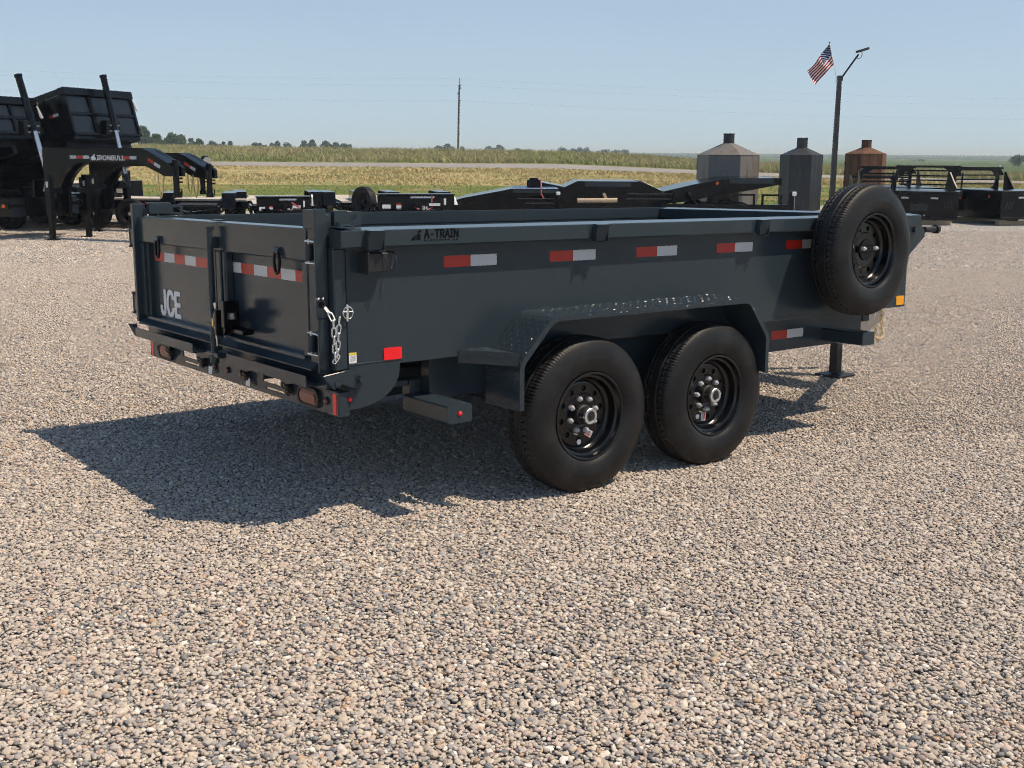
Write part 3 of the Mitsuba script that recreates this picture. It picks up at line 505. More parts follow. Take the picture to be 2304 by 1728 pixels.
rm = revolve(rim_prof, 72); rm.fix_normals()
disc = Point(0, 0).buffer(.152, quad_segs=20).difference(Point(0, 0).buffer(.052, quad_segs=12))
for i in range(10): disc = disc.difference(affinity.translate(affinity.scale(Point(0, 0).buffer(.0145, quad_segs=6), 1, 1), .128 * math.cos(.31 + i * math.pi / 5), .128 * math.sin(.31 + i * math.pi / 5)))
RIM = shp(cat(rm, extr(disc, -.0200, -.0150), revolve([(-.0198, .106), (-.0245, .100), (-.0245, .066), (-.021, .053)], 48)), 'rim_black', 32)
NUT = shp(cat(cyl((0, 0, 0), (0, -.018, 0), .0135, 6), cyl((0, -.018, 0), (0, -.032, 0), .0125, 10, .0040)), 'bright_nut', 30)
HUB = shp(cat(revolve([(.0, .052), (-.045, .050), (-.050, .043), (-.082, .042), (-.084, .040)], 28)), 'black_satin', 35)
CAP = shp(revolve([(-.082, .0405), (-.094, .0400), (-.097, .037), (-.0965, .0265), (-.090, .024)], 32), 'zinc', 35); PLG = shp(cat(cyl((0, -.086, 0), (0, -.0935, 0), .0245, 24), cyl((0, -.093, 0), (0, -.098, 0), .007, 12)), 'black_satin')
DRUM = shp(revolve([(.06, .15), (.0, .165), (-.005, .15), (-.004, .05)], 36), 'black_satin', 30)
def wheel(x, y, z, side, rot, nm='wheel', hub=True, stick=0, nuts=8, label=None):
    c, s_ = math.cos(rot), math.sin(rot); A = np.array([[c, 0, s_, x], [0, 1, 0, y], [-s_, 0, c, z], [0, 0, 0, 1.0]])
    if side > 0: A = A @ np.diag([-1, -1, 1, 1.0])
    k = part(DT, nm, RIM, None, M @ A, label=label)
    part(k, 'tyre', TY, None, M @ A)
    if hub:
        part(k, 'hub', HUB, None, M @ A); part(k, 'hub_cap', CAP, None, M @ A); part(k, 'rubber_plug', PLG, None, M @ A); part(k, 'brake_drum', DRUM, None, M @ A)
        for i in range(nuts):
            a = math.pi / 8 + i * math.pi / 4; B = np.eye(4); B[:3, 3] = (.083 * math.cos(a), -.0235, .083 * math.sin(a)); part(k, 'lug_nut', NUT, None, M @ A @ B)
    return k, A
X1, X2, YW, ZW = 1.2765, 2.1723, -1.221, .3785
k1, A1 = wheel(X1, YW, ZW, -1, .12); k2, A2 = wheel(X2, YW, ZW, -1, .45)
wheel(X1, -YW, ZW, 1, .3); wheel(X2, -YW, ZW, 1, .9)
def sticker(k, x, z, px, pz, ang, w, h, cols):
    c, s = math.cos(ang), math.sin(ang); A = np.eye(4); A[:3, 0], A[:3, 1], A[:3, 2], A[:3, 3] = (c, 0, s), (0, 1, 0), (-s, 0, c), (x + px, YW - .0212, z + pz)
    q = D('rim_sticker', box(-w / 2, w / 2, -.001, .0008, -h / 2, h / 2, 0), 'white_label', A=A, under=k)
for k, x, px, pz, an in ((k1, X1, .045, -.098, -.55), (k2, X2, -.012, -.118, 1.5)):
    sticker(k, x, ZW, px, pz, an, .058, .034, 0)
    c, s = math.cos(an), math.sin(an); A = np.eye(4); A[:3, 0], A[:3, 1], A[:3, 2], A[:3, 3] = (c, 0, s), (0, 1, 0), (-s, 0, c), (x + px, YW - .0222, ZW + pz)
    D('sticker_print', box(-.025, .025, -.001, .0006, -.003, .013, 0), 'grey_print', A=A, under=k); D('sticker_print', box(-.025, .025, -.001, .0006, -.013, -.004, 0), 'red_strap', A=A, under=k)
    D('round_sticker', cyl((x - .012 if k == k1 else x - .058, YW - .0205, ZW - .139 if k == k1 else ZW - .120), (x - .012 if k == k1 else x - .058, YW - .0218, ZW - .139 if k == k1 else ZW - .120), .0135, 20), 'white_label', under=k)
ks, As = wheel(3.44, -1.288, 1.108, -1, .2, 'spare_wheel', False, label='spare wheel mounted upright beside the front of the box')
D('spare_mount', cat(cyl((3.45, -1.295, 1.108), (3.45, -1.318, 1.108), .062, 24), box(3.36, 3.54, -1.33, -1.318, 1.095, 1.135, .003), box(3.40, 3.50, -1.27, -1.10, 1.05, 1.17, .004)), 'black_paint', under=ks)
for x in (3.39, 3.51): part(ks, 'lug_nut', NUT, None, M @ trimesh.transformations.translation_matrix((x, -1.328, 1.118)))
for x in (X1, X2): D('axle', cyl((x, -1.12, ZW), (x, 1.12, ZW), .045, 14), 'black_satin')
for s in (-1, 1):
    for x in (X1, X2): D('leaf_spring', hull([(x - .33, s * .85, .47), (x - .33, s * .91, .47), (x, s * .85, .36), (x, s * .91, .36), (x + .33, s * .85, .47), (x + .33, s * .91, .47), (x, s * .85, .40), (x, s * .91, .40)]), 'black_satin')

# ---------------------------------------------------------------- parked trailers in the background
def simple_wheel(under, A, x, y, z, r=.39, w=.24, rimr=.21):
    s = -1 if y < 0 else 1; B = A @ trimesh.transformations.translation_matrix((x, y, z))
    k = part(under, 'wheel', cat(revolve([(s * -.06, .02), (s * -.055, rimr * .75), (s * .085 * w / .24, rimr * .95), (s * .10 * w / .24, rimr)], 28), cyl((0, s * -.06, 0), (0, s * .06, 0), .055, 14)), 'black_satin', B, 30)
    h = w / 2; part(k, 'tyre', revolve([(-h * .7, rimr), (-h, r * .75), (-h * .93, r * .92), (-h * .75, r * .985), (0, r), (h * .75, r * .985), (h * .93, r * .92), (h, r * .75), (h * .7, rimr)], 36), 'rubber', B, 40)
    part(k, 'hub_cap', cyl((0, s * .05, 0), (0, s * .085, 0), .04, 14), 'zinc', B)
def gooseneck(g, A, P, jacks=True, dz=0.0):
    P_ = P
    def P(name, mesh, m='black_paint', smooth=False, label=None, under=None):
        if dz and not name.startswith('jack') and name != 'neck': mesh = mesh.copy(); mesh.apply_translation((0, 0, -dz))
        return P_(name, mesh, m, smooth, label, under)
    poly = [(-.40, .45), (-.12, .45), (-.10, .99), (.02, 1.20), (.22, 1.39), (.34, 1.455), (.46, 1.49), (1.95, 1.49), (2.50, 1.26), (2.66, 1.26), (2.66, 1.42), (2.52, 1.53), (2.10, 1.74), (1.98, 1.765), (-.36, 1.765), (-.40, 1.72)]
    poly = [(x, z - dz * min(1, max(0, (z - .5) / .6))) for x, z in poly]
    n = P('neck', cat(extr(poly, -.20, -.10), extr(poly, .10, .20), box(-.34, 1.9, -.0995, .0995, 1.60 - dz, 1.64 - dz, .004)))
    P('neck_cap', cat(bar((2.0, 0, 1.768), (2.58, 0, 1.497), .41, .012), box(-.35, 1.98, -.205, .205, 1.7655, 1.775, .002)), under=n)
    c = P('coupler', cat(cyl((2.60, 0, .95), (2.60, 0, 1.56), .058, 16), cyl((2.60, 0, .86), (2.60, 0, .955), .075, 16), cyl((2.60, 0, .86), (2.60, 0, .872), .10, 16), box(2.42, 2.60, -.20, .20, 1.27, 1.46, .006)))
    P('set_screw', cat(cyl((2.65, 0, 1.22), (2.74, 0, 1.22), .016, 8)), under=c); P('set_screw', cyl((2.65, 0, 1.15), (2.74, 0, 1.15), .016, 8), under=c)
    P('coupler_latch', cat(pipe([(2.66, -.02, 1.02), (2.73, -.02, 1.02), (2.73, -.02, .9)], .012, 6)), under=c)
    P('safety_chain', pipe([(2.30, -.15, 1.32), (2.32, -.15, .98), (2.36, -.15, .86), (2.40, -.15, .98), (2.44, -.15, 1.28)], .016, 6), 'gold_zinc', under=n)
    for x, m in ((.28, 'white_tape'), (.44, 'red_tape'), (.60, 'white_tape'), (1.55, 'red_tape'), (1.71, 'white_tape')): P('red_reflector_tape' if m[0] == 'r' else 'white_reflector_tape', box(x, x + .155, -.2025, -.1995, 1.565, 1.625, 0), m, under=n)
    for q, m in ((.0, 'red_tape'), (.5, 'white_tape')):
        p0 = np.array([2.13, -.201, 1.57]); d = np.array([.88, 0, -.47]); P('red_reflector_tape' if m[0] == 'r' else 'white_reflector_tape', bar(p0 + d * q * .32, p0 + d * (q + .46) * .32, .003, .06, c=0), m, under=n)
    if jacks:
        for y in (-.5, .5):
            j = P('jack', box(-.06, .06, y - .06, y + .06, .50, 1.25, .006)); P('jack_leg', box(-.045, .045, y - .045, y + .045, .02, .4995, .004), under=j); P('jack_foot', box(-.13, .13, y - .11, y + .11, .0, .019, .003), under=j)
            P('jack_label', box(-.025, .025, y - .0612, y - .0598, 1.02, 1.13, 0), 'white_label', under=j); P('jack_crossbar', box(-.05, .05, *((y + .061, -.2005) if y < 0 else (.2005, y - .061)), .9, 1.0, .004), under=j)
    return n
def trailer_parts(g, A):
    def P(name, mesh, m='black_paint', smooth=False, label=None, under=None): return part(under or g, name, mesh, m, A, smooth, label)
    return P
def goose_dump(name, label, s, t, heading, xb, zb, th, hw, base, top, wheels, lettering, L=4.6):
    g = thing(name, label, 'trailer', 'gooseneck trailers parked in a row at the left'); A = site_T(s, t, heading); P = trailer_parts(g, A); n = gooseneck(g, A, P, dz=0 if lettering else .09)
    for y in (-.45, .45): P('frame_rail', box(-6.2, -.5505, y - .07, y + .07, .50, .76, .006))
    for x in (-1.2, -2.6, -4.0, -5.4): P('crossmember', box(x - .05, x + .05, -.379, .379, .54, .70, .004))
    P('side_step', box(-5.0, -.56, -1.02, -.96, .60, .72, .006)); P('side_step', box(-5.0, -.56, .96, 1.02, .60, .72, .006))
    for y in (-1, 1):
        P('outrigger', box(-.72, -.60, *sorted((y * .53, y * .955)), .60, .70, .004))
        k = P('marker_light', cyl((-.66, y * 1.02, .66), (-.66, y * 1.035, .66), .035, 12), 'orange_lens')
    P('tool_tray', hull([(x, y, z) for y in (-.9, .9) for x, z in ((-.58, .45), (-1.3, .45), (-1.3, .80), (-.62, .80))]))
    ct, st = math.cos(th), math.sin(th); Bd = np.eye(4); Bd[:3, 0] = (ct, 0, st); Bd[:3, 2] = (-st, 0, ct); Bd[:3, 3] = (xb, 0, zb)
    Q = lambda nm, mesh, m='black_paint', under=None, smooth=False: part(under or g, nm, mesh, m, A @ Bd, smooth)
    fw = Q('front_wall', box(-.05, 0, -1.04, 1.04, .03, hw - .17, .004)); H = hw
    Q('front_top_rail', box(-.10, .075, -1.07, 1.07, H - .16, H, .01), under=fw)
    for y in (-1.02, -.34, .34, 1.02): Q('front_rib', box(.0005, .05, y - .035, y + .035, .035, H - .165, .004), under=fw)
    zz = .035 + (H - .2) * .52
    Q('front_rib', box(.0005, .045, -.98, .98, zz - .03, zz + .03, .004), under=fw); Q('front_sill', box(-.02, .07, -1.05, 1.05, -.02, .034, .004), under=fw)
    for y0, y1 in ((-.98, -.38), (-.30, .30), (.38, .98)):
        for z0, z1 in ((.045, zz - .035), (zz + .035, H - .17)): Q('front_panel', box(.001, .006, y0, y1, z0, z1, .001), 'dark_panel', under=fw)
    for y in (-1, 1):
        w = Q('side_wall', box(-L, -.051, *sorted((y * 1.005, y * 1.04)), .03, H - .13, .003)); Q('top_rail', box(-L, -.101, *sorted((y * 1.0, y * 1.075)), H - .12, H - .01, .008), under=w)
        for x in np.arange(-.55, -L, -.75): Q('side_rib', box(x - .05, x + .05, *sorted((y * 1.0405, y * 1.08)), .03, H - .125, .004), under=w)
        for x in (-.4, -1.7, -3.0): Q('red_reflector_tape', box(x - .15, x, *sorted((y * 1.0405, y * 1.043)), .46, .52, 0), 'red_tape', under=w); Q('white_reflector_tape', box(x + .001, x + .15, *sorted((y * 1.0405, y * 1.043)), .46, .52, 0), 'white_tape', under=w)
    Q('floor', box(-L, -.001, -1.04, 1.04, -.10, .028, .004)); 
    for x in np.arange(-.3, -L, -.55): Q('floor_crossmember', box(x - .04, x + .04, -1.0, 1.0, -.20, -.101, .003))
    for y in (-.4, .4): Q('floor_rail', box(-L, -.2, y - .06, y + .06, -.36, -.201, .004))
    Q('tarp_arm', cat(bar((-.02, 1.10, H - .10), (.05, 1.12, H - .42), .03, .05), cyl((-.02, 1.05, H - .10), (-.02, 1.13, H - .10), .04, 12)), 'white_paint')
    b, tp = np.array([base[0], 0, base[1]]), np.array([top[0], 0, top[1]]); q = lambda f: b + (tp - b) * f
    h = P('hoist_cylinder', cyl(q(.50), q(1.0), .068, 20), smooth=35); P('cylinder_cap', cyl(q(.985), q(1.003), .078, 20), under=h); P('hoist_rod', cyl(q(.10), q(.499), .048, 18), 'chrome', 35, under=h); P('rod_foot', cyl(q(-.02), q(.0995), .055, 14), 'mill_steel', under=h)
    c0 = q(.52); P('trunnion_plate', cat(box(c0[0] - .2, c0[0] - .03, -.22, .22, c0[2] - .14, c0[2] + .16, .01)), under=h)
    for y in (-.14, -.10, .10, .14):
        for z in (-.06, .06): P('trunnion_bolt', cyl((c0[0] - .03, y, c0[2] + z), (c0[0] + .0, y, c0[2] + z), .014, 6), 'zinc', under=h)
    for x in wheels:
        for y in (-.93, .93): simple_wheel(g, A, x, y, .39)
    for y in (-1, 1): P('fender', extr(LineString([(wheels[-1] - .55, .72), (wheels[-1] - .40, .90), (wheels[0] + .40, .90), (wheels[0] + .55, .72)]).buffer(.008, cap_style=2), *sorted((y * .80, y * 1.06))))
    if lettering:
        m = text('IRONBULL', .088, True, .004); m.vertices[:, 0] *= .66 / np.ptp(m.vertices[:, 0]); P('lettering', tf(m, plane_T((.93, -.2005, 1.545), (1, 0, 0), (0, 0, 1))), 'white_label', label='white IRONBULL lettering', under=n)
        bull = [(.77, 1.535), (.80, 1.575), (.79, 1.60), (.83, 1.615), (.86, 1.655), (.865, 1.62), (.90, 1.66), (.885, 1.605), (.915, 1.565), (.93, 1.53), (.895, 1.56), (.88, 1.525), (.855, 1.56), (.83, 1.53), (.82, 1.565)]
        P('emblem', extr(bull, -.2045, -.2005), 'white_label', under=n)
    P('control_box', box(-.62, -.56, -.30, .30, .80, 1.15, .01)); P('sticker', extr([(-.09, .92), (.09, .92), (.06, .98), (.035, 1.10), (-.035, 1.10), (-.06, .98)], -.5595, -.556, 'x'), 'white_label')
    return g
goose_dump('gooseneck_dump_trailer', 'black gooseneck dump trailer with white lettering on its neck, nearest at the left', 22.4, -8.80, (.93, -.36), -1.55, 2.05, .26, .74, (-.42, 1.0), (-1.05, 3.17), (-3.4, -4.3), True)
goose_dump('gooseneck_dump_trailer', 'black gooseneck dump trailer with its tipped box whole in view, behind the lettered neck', 24.97, -8.86, (.93, -.36), .0, 2.05, .26, .99, (.46, 1.0), (-.03, 3.31), (-2.0, -2.9), False)
g = thing('gooseneck_flatbed_trailer', 'black gooseneck flatbed trailer behind the two tipped dump trailers, only its neck tip showing', 'trailer', 'gooseneck trailers parked in a row at the left')
A = site_T(27.5, -9.70, (.93, -.36)); P = trailer_parts(g, A); n = gooseneck(g, A, P, dz=.12)
P('deck', box(-6.5, -.56, -1.24, 1.24, .86, .95, .006), 'grey_paint'); P('deck_board', box(-6.4, -.62, -1.1, 1.1, .9502, .965, .003), 'grey_wood')
for y in (-.45, .45): P('frame_rail', box(-6.3, -.5505, y - .07, y + .07, .55, .855, .006))
for x in (-.45, -1.27):
    for y in (-1.0, 1.0): simple_wheel(g, A, x, y, .39)
P('work_light', cyl((2.62, .1, 1.52), (2.70, .06, 1.50), .10, 20), 'zinc'); P('work_light_rim', cyl((2.60, .1, 1.52), (2.66, .08, 1.51), .115, 20)); P('toolbox', box(-.50, .55, -.40, .40, .56, 1.02, .01)); P('white_tag', box(.42, .60, -.4025, -.4002, .74, .86, 0), 'white_label')
for x in (.9, 1.35): P('white_tag', box(x - .2, x, -.92, -.915, .26, .44, 0), 'white_label')

# --- low equipment trailers in the middle
def low_trailer(name, label, s, t, heading, L, W2, zd, wheels, fender=True, deck='grey_wood', fz=.19, grp='low trailers parked behind the dump box'):
    g = thing(name, label, 'trailer', grp); A = site_T(s, t, heading); P = trailer_parts(g, A)
    for y in (-1, 1):
        P('frame_rail', box(-L, 0, *sorted((y * (W2 - .06), y * W2)), zd - .20, zd - .03, .006))
        for x in np.arange(-.5, -L, -.9): P('red_reflector_tape', box(x - .12, x, *sorted((y * W2, y * (W2 + .003))), zd - .13, zd - .08, 0), 'red_tape'); P('white_reflector_tape', box(x, x + .12, *sorted((y * W2, y * (W2 + .003))), zd - .13, zd - .08, 0), 'white_tape')
        if fender:
            x0, x1 = max(wheels), min(wheels); R = .33
            f = P('fender', cat(extr(LineString([(x1 - .55, zd - .08), (x1 - .38, zd + fz), (x0 + .38, zd + fz), (x0 + .58, zd - .10)]).buffer(.008, cap_style=2), *sorted((y * (W2 + .01), y * (W2 + .30)))), extr([(x1 - .55, zd - .05), (x1 - .38, zd + fz - .005), (x0 + .38, zd + fz - .005), (x0 + .56, zd - .05)], *sorted((y * (W2 + .285), y * (W2 + .298))))))
        for x in wheels: simple_wheel(g, A, x, y * (W2 + .15), .34, .34, .21, .19)
    for i, y in enumerate(np.linspace(-W2 + .08, W2 - .08, 9)[:-1]): P('deck_board', box(-L, -.02, y, y + 2 * (W2 - .08) / 8 - .008, zd - .03, zd + .012, .002), deck)
    for x in np.arange(-.4, -L, -.6): P('crossmember', box(x - .03, x + .03, -W2 + .061, W2 - .061, zd - .14, zd - .031, .003))
    for y in (-1, 1): P('tongue_rail', bar((0, y * W2 * .85, zd - .13), (1.25, y * .05, zd - .13), .06, .12))
    P('coupler', cat(box(1.2, 1.45, -.06, .06, zd - .16, zd - .06, .01), cyl((1.43, 0, zd - .16), (1.43, 0, zd - .05), .06, 14)))
    j = P('jack', cyl((.95, 0, zd - .45), (.95, 0, zd + .06), .035, 12)); P('jack_foot', box(.86, 1.04, -.09, .09, 0, .02, .003), under=j); P('jack_leg', cyl((.95, 0, .02), (.95, 0, zd - .4505), .028, 12), under=j)
    return g, P, A
low_trailer('equipment_trailer', 'black tandem trailer seen nearly end on, below the second neck coupler', 24.4, -6.86, (.18, -.98), 4.2, .50, .58, (-1.1, -1.9), deck='black_satin', fz=.23)
low_trailer('flatbed_trailer', 'low flatbed trailer lying crosswise with a pale wooden deck strip', 26.2, -5.95, (1, -.06), 4.6, .8, .66, (-2.6, -3.4), fender=False)
def toolbox(P, x, w, z0, z1, tags):
    tb = P('tongue_box', cat(box(x, x + .40, -w, w, z0, z1, .012), box(x - .02, x + .42, -w - .015, w + .015, z1 + .0005, z1 + .03, .008)))
    X = x + .4005
    P('label_strip', box(X, X + .003, -.10 * w / .6, .28 * w / .6, z1 - .055, z1 - .02, 0), 'white_label', under=tb)
    for y0, y1, za, zb, m in ((-.92, -.70, -.27, -.19, 'white_label'), (-.55, -.42, -.27, -.17, 'white_label'), (.32, .62, -.22, -.16, 'white_label'), (.72, .78, -.20, -.06, 'white_label')): P('sticker', box(X, X + .003, y0 * w, y1 * w, z1 + za, z1 + zb, 0), m, under=tb)
    P('sticker', box(X + .0032, X + .0045, -.55 * w, -.42 * w, z1 - .20, z1 - .17, 0), 'red_print', under=tb)
    m = text('HH', .085, True, .003); m.vertices[:, 0] -= m.vertices[:, 0].mean(); 
    zc = z1 - .305; P('lettering', tf(m, plane_T((X, .18 * w, zc), (0, 1, 0), (0, 0, 1))), 'white_label', label='white HH letters between red wings', under=tb)
    for sg in (-1, 1):
        P('wing_emblem', extr([(.18 * w + sg * .08, zc + .01), (.18 * w + sg * .21, zc + .075), (.18 * w + sg * .15, zc + .02), (.18 * w + sg * .09, zc)][::sg], X, X + .003, 'x'), 'red_print', under=tb); P('wing_emblem', extr([(.18 * w + sg * .07, zc + .012), (.18 * w + sg * .15, zc + .05), (.18 * w + sg * .11, zc + .015)][::sg], X + .0032, X + .005, 'x'), 'white_label', under=tb)
    return tb, X
g, P, A = low_trailer('equipment_trailer', 'trailer with winged tongue box and slanted red sticker, left of the standing spare tyre', 24.3, -4.95, (.25, -.97), 5.0, .70, .62, (-2.4, -3.2))
tb, X = toolbox(P, -.05, .56, .28, .775, 0)
P('sticker', bar((X + .002, .16, .68), (X + .002, .32, .57), .004, .035, c=0), 'red_strap', under=tb)
P('jack_handle', pipe([(.2, .60, .83), (.25, .60, .78), (.25, .60, .60)], .02, 6), 'white_paint')
g, P, A = low_trailer('equipment_trailer', 'trailer with winged tongue box and white jack cover, right of the standing spare tyre', 24.3, -2.12, (.22, -.975), 5.2, .82, .64, (-2.4, -3.2))
tb, X = toolbox(P, -.05, .80, .28, .845, 0)
P('strap', box(X, X + .004, .30, .335, .70, .87, 0), 'red_strap', under=tb); P('jack_cover', hull([(.15, .80, .86), (.10, .72, .64), (.10, .92, .64), (.22, .74, .64), (.22, .90, .64), (.14, .86, .80), (.12, .76, .80)]), 'white_paint')
g, P, A = low_trailer('equipment_trailer', 'trailer parked deepest in the row, its fender showing between the tongue boxes', 26.0, -3.42, (.25, -.97), 4.0, .60, .62, (-1.0, -1.8))
# rack with a spare tyre standing at its end
k = thing('spare_tyre', 'black spare tyre standing upright between the two winged tongue boxes', 'tyre'); A = site_T(25.0, -3.30, (.75, -.66))
part(k, 'tread', revolve([(-.07, .20), (-.10, .24), (-.105, .29), (-.085, .325), (0, .332), (.085, .325), (.105, .29), (.10, .24), (.07, .20)], 40), 'rubber', A @ trimesh.transformations.translation_matrix((0, 0, .665)), 40)
part(k, 'rim', cat(revolve([(.05, .02), (.05, .15), (-.07, .19), (-.075, .20)], 30), cyl((0, -.04, 0), (0, .05, 0), .05, 12)), 'black_satin', A @ trimesh.transformations.translation_matrix((0, 0, .665)), 30)
part(k, 'stand', box(-.05, .05, -.03, .03, 0, .46, .005), 'black_satin', A)
# --- tilt deck trailers: long dark decks whose outline shows against the field
def deck_trailer(label, s, t, pts, depth, extra):
    g = thing('tilt_deck_trailer', label, 'trailer', 'tilt deck trailers behind the front of the dump box'); A = site_T(s, t, (1, 0)); P = trailer_parts(g, A)
    d = P('deck', extr(pts, 0, depth)); extra(P, d)
    for x in (pts[0][0] + 1.0, pts[0][0] + 1.8) if pts[-1][0] - pts[0][0] < 9 else (0, 1): 
        for y in (.15, depth - .15): simple_wheel(g, A, x, y, .34, .34, .21, .19)
    return g
def e1(P, d):
    P('deck_edge', box(-.02, .97, -.012, -.0005, .90, .975, .002), 'grey_paint', under=d); P('deck_edge', box(-.02, .97, .002, 2.0, .987, .994, .001), 'aluminium', under=d)
    for z, x0 in ((.78, .09), (.68, .25)): P('side_rail', box(x0, .90, -.05, -.02, z - .012, z + .012, .003), 'mill_steel')
    P('post', box(.93, 1.0, -.06, .0, .05, .90, .006)); P('post_cap', box(.925, 1.005, -.065, .005, .86, .93, .006), 'white_paint')
    P('winch', cat(cyl((.42, .9, 1.06), (.42, 1.2, 1.06), .09, 16), box(.30, .62, .92, 1.18, .99, 1.16, .02), box(.35, .55, .95, 1.15, 1.16, 1.2, .01))); P('strap', pipe([(.60, .5, 1.16), (.60, -.02, 1.0), (.60, -.03, .88), (.66, -.04, .78)], .014, 6), 'red_strap')
deck_trailer('black tilt deck trailer with winch and red strap, behind the middle of the dump box', 24.5, 0, [(-1.45, .40), (-1.45, .66), (-1.30, .72), (-1.11, .78), (-.24, .945), (-.05, .985), (.97, .985), (.97, .90), (.3, .82), (.95, .70), (.95, .40)], 2.0, e1)
def e2(P, d):
    P('deck_panel', box(1.63, 2.69, -.014, -.0005, 1.005, 1.105, .002), 'grey_paint', under=d); P('ramp_face', bar((.58, .9, 1.095), (1.16, .9, .985), 1.8, .012), 'grey_paint', under=d); P('ramp_face', bar((2.92, .9, 1.135), (3.38, .9, .93), 1.8, .012), 'grey_paint', under=d)
    P('roll_pipe', cat(cyl((1.45, -.3, .70), (2.35, -.35, .715), .05, 14)), 'tan_wood'); P('prop', bar((2.12, -.2, .72), (2.05, -.2, .86), .05, .06), 'tan_wood')
    for z in (.86, .75): P('side_rail', box(2.55, 3.62, -.45, -.42, z - .012, z + .012, .003), 'mill_steel')
    P('post', box(3.60, 3.68, -.46, -.38, .0, .92, .006))
deck_trailer('black tilt deck trailer with folded ramps making a low hump', 26, 0, [(.3, .36), (.3, .62), (.52, 1.03), (.60, 1.09), (1.16, .98), (1.24, 1.02), (1.46, 1.125), (2.88, 1.125), (3.40, .91), (3.45, .62), (3.45, .36)], 1.9, e2)
def e3(P, d):
    P('deck_edge', box(4.92, 5.95, -.014, -.0005, 1.10, 1.21, .002), 'grey_paint', under=d); P('end_plate', box(6.09, 6.13, -.05, 1.95, 1.06, 1.235, .004), under=d); P('marker_light', cyl((4.66, -.001, 1.10), (4.66, -.015, 1.10), .035, 12), 'orange_lens', under=d)
    for x0, x1 in ((4.85, 5.38), (5.52, 5.98)): P('stake_rail', cat(box(x0, x1, -.8, -.76, .85, .89, .004), box(x0, x0 + .05, -.8, -.76, .64, .8495, .004), box(x1 - .05, x1, -.8, -.76, .64, .8495, .004)))
    P('lower_frame', box(3.3, 6.1, -.85, -.7, .36, .66, .006)); P('prop', bar((4.15, -.4, .56), (3.95, -.2, .9), .05, .05)); P('post', box(6.12, 6.22, -.9, -.8, .0, .96, .006)); P('post_cap', box(6.17, 6.26, -.92, -.83, .86, .95, .006), 'white_paint'); P('cable', pipe([(6.23, -.86, .86), (6.245, -.86, .5), (6.24, -.86, .1)], .006, 6), 'zinc')
deck_trailer('black tilt deck trailer pitched up steeply in front of the pale steel bin', 26, 0, [(3.42, .62), (3.45, .91), (4.12, 1.07), (4.92, 1.215), (6.09, 1.23), (6.11, 1.08), (5.44, .95), (4.53, .81), (4.13, .70)], 1.9, e3)

# ---------------------------------------------------------------- hexagonal steel bins
def bin_(label, s, t, r, rot, mtl, ze, zr, zc, rc, hinges=None):
    k = thing('steel_bin', label, 'bin', 'six-sided steel bins with peaked lids'); A = site_T(s, t, (1, 0)); a = rot + np.arange(6) * math.pi / 3; c = np.stack([r * np.cos(a), r * np.sin(a)], 1)
    for i in range(6):
        p, q = c[i], c[(i + 1) % 6]; d = (q - p) / np.linalg.norm(q - p); nn = np.array([d[1], -d[0]])
        pan = part(k, 'panel', bar((*p, ze / 2), (*q, ze / 2), .012, ze - .02, c=0), mtl, A)
        part(k, 'corner_seam', box(p[0] - .012, p[0] + .012, p[1] - .012, p[1] + .012, .01, ze - .001, .003), mtl, A)
        m_ = (p + q) / 2; L = np.linalg.norm(q - p)
        if hinges != 'none':
            sl = []
            for j in range(5):
                for sg in (-1, 1): b0 = m_ + d * sg * (.06 + .02 * j) * 1.2 * (.5 if j == 0 else .6); sl.append(bar((*(b0 + nn * .0062), ze - .38 - .05 * j), (*(b0 + d * sg * .03 + nn * .0062), ze - .40 - .05 * j), .003, .014, c=0))
            part(pan, 'vent_slots', cat(sl), 'black_print', A, kind='stuff')
        e, f = c[i] * 1.03, c[(i + 1) % 6] * 1.03; u = a[i]; e2, f2 = np.array([rc * math.cos(a[i]), rc * math.sin(a[i])]), np.array([rc * math.cos(a[(i + 1) % 6]), rc * math.sin(a[(i + 1) % 6])])
        part(k, 'lid_panel', hull([(*e, ze), (*f, ze), (*e2, zr), (*f2, zr), (*(e * .98), ze - .012), (*(f * .98), ze - .012), (*(e2 * .9), zr - .012), (*(f2 * .9), zr - .012)]), mtl, A)
    part(k, 'vent_stack', revolve([(0, 0), (0, rc), (.0, rc)], 4) if False else cyl((0, 0, zr - .03), (0, 0, zc), rc, 24), 'mill_steel' if mtl != 'rusty_steel' else mtl, A, 35); part(k, 'stack_cap', cyl((0, 0, zc + .0005), (0, 0, zc + .015), rc + .008, 24), 'mill_steel', A)
    if hinges == 'hinge':
        for z in (1.45, 1.1, .75, .4): part(k, 'hinge', cyl((-r * 1.0, -.05, z - .04), (-r * 1.0, -.05, z + .04), .035, 12), 'black_satin', A)
bin_('largest steel bin, pale grey with rust-streaked lid, left of the three', 28.6, 5.37, .76, math.radians(-78), 'raw_steel', 1.74, 2.03, 2.25, .135)
bin_('dark blue-grey steel bin, middle of the three', 36.9, 9.30, .66, math.radians(-76.0), 'mill_steel', 1.76, 1.99, 2.29, .17)
bin_('rust-brown steel bin behind the spare tyre', 44.6, 13.75, .80, math.radians(-118), 'rusty_steel', 1.84, 2.08, 2.35, .19, 'hinge')

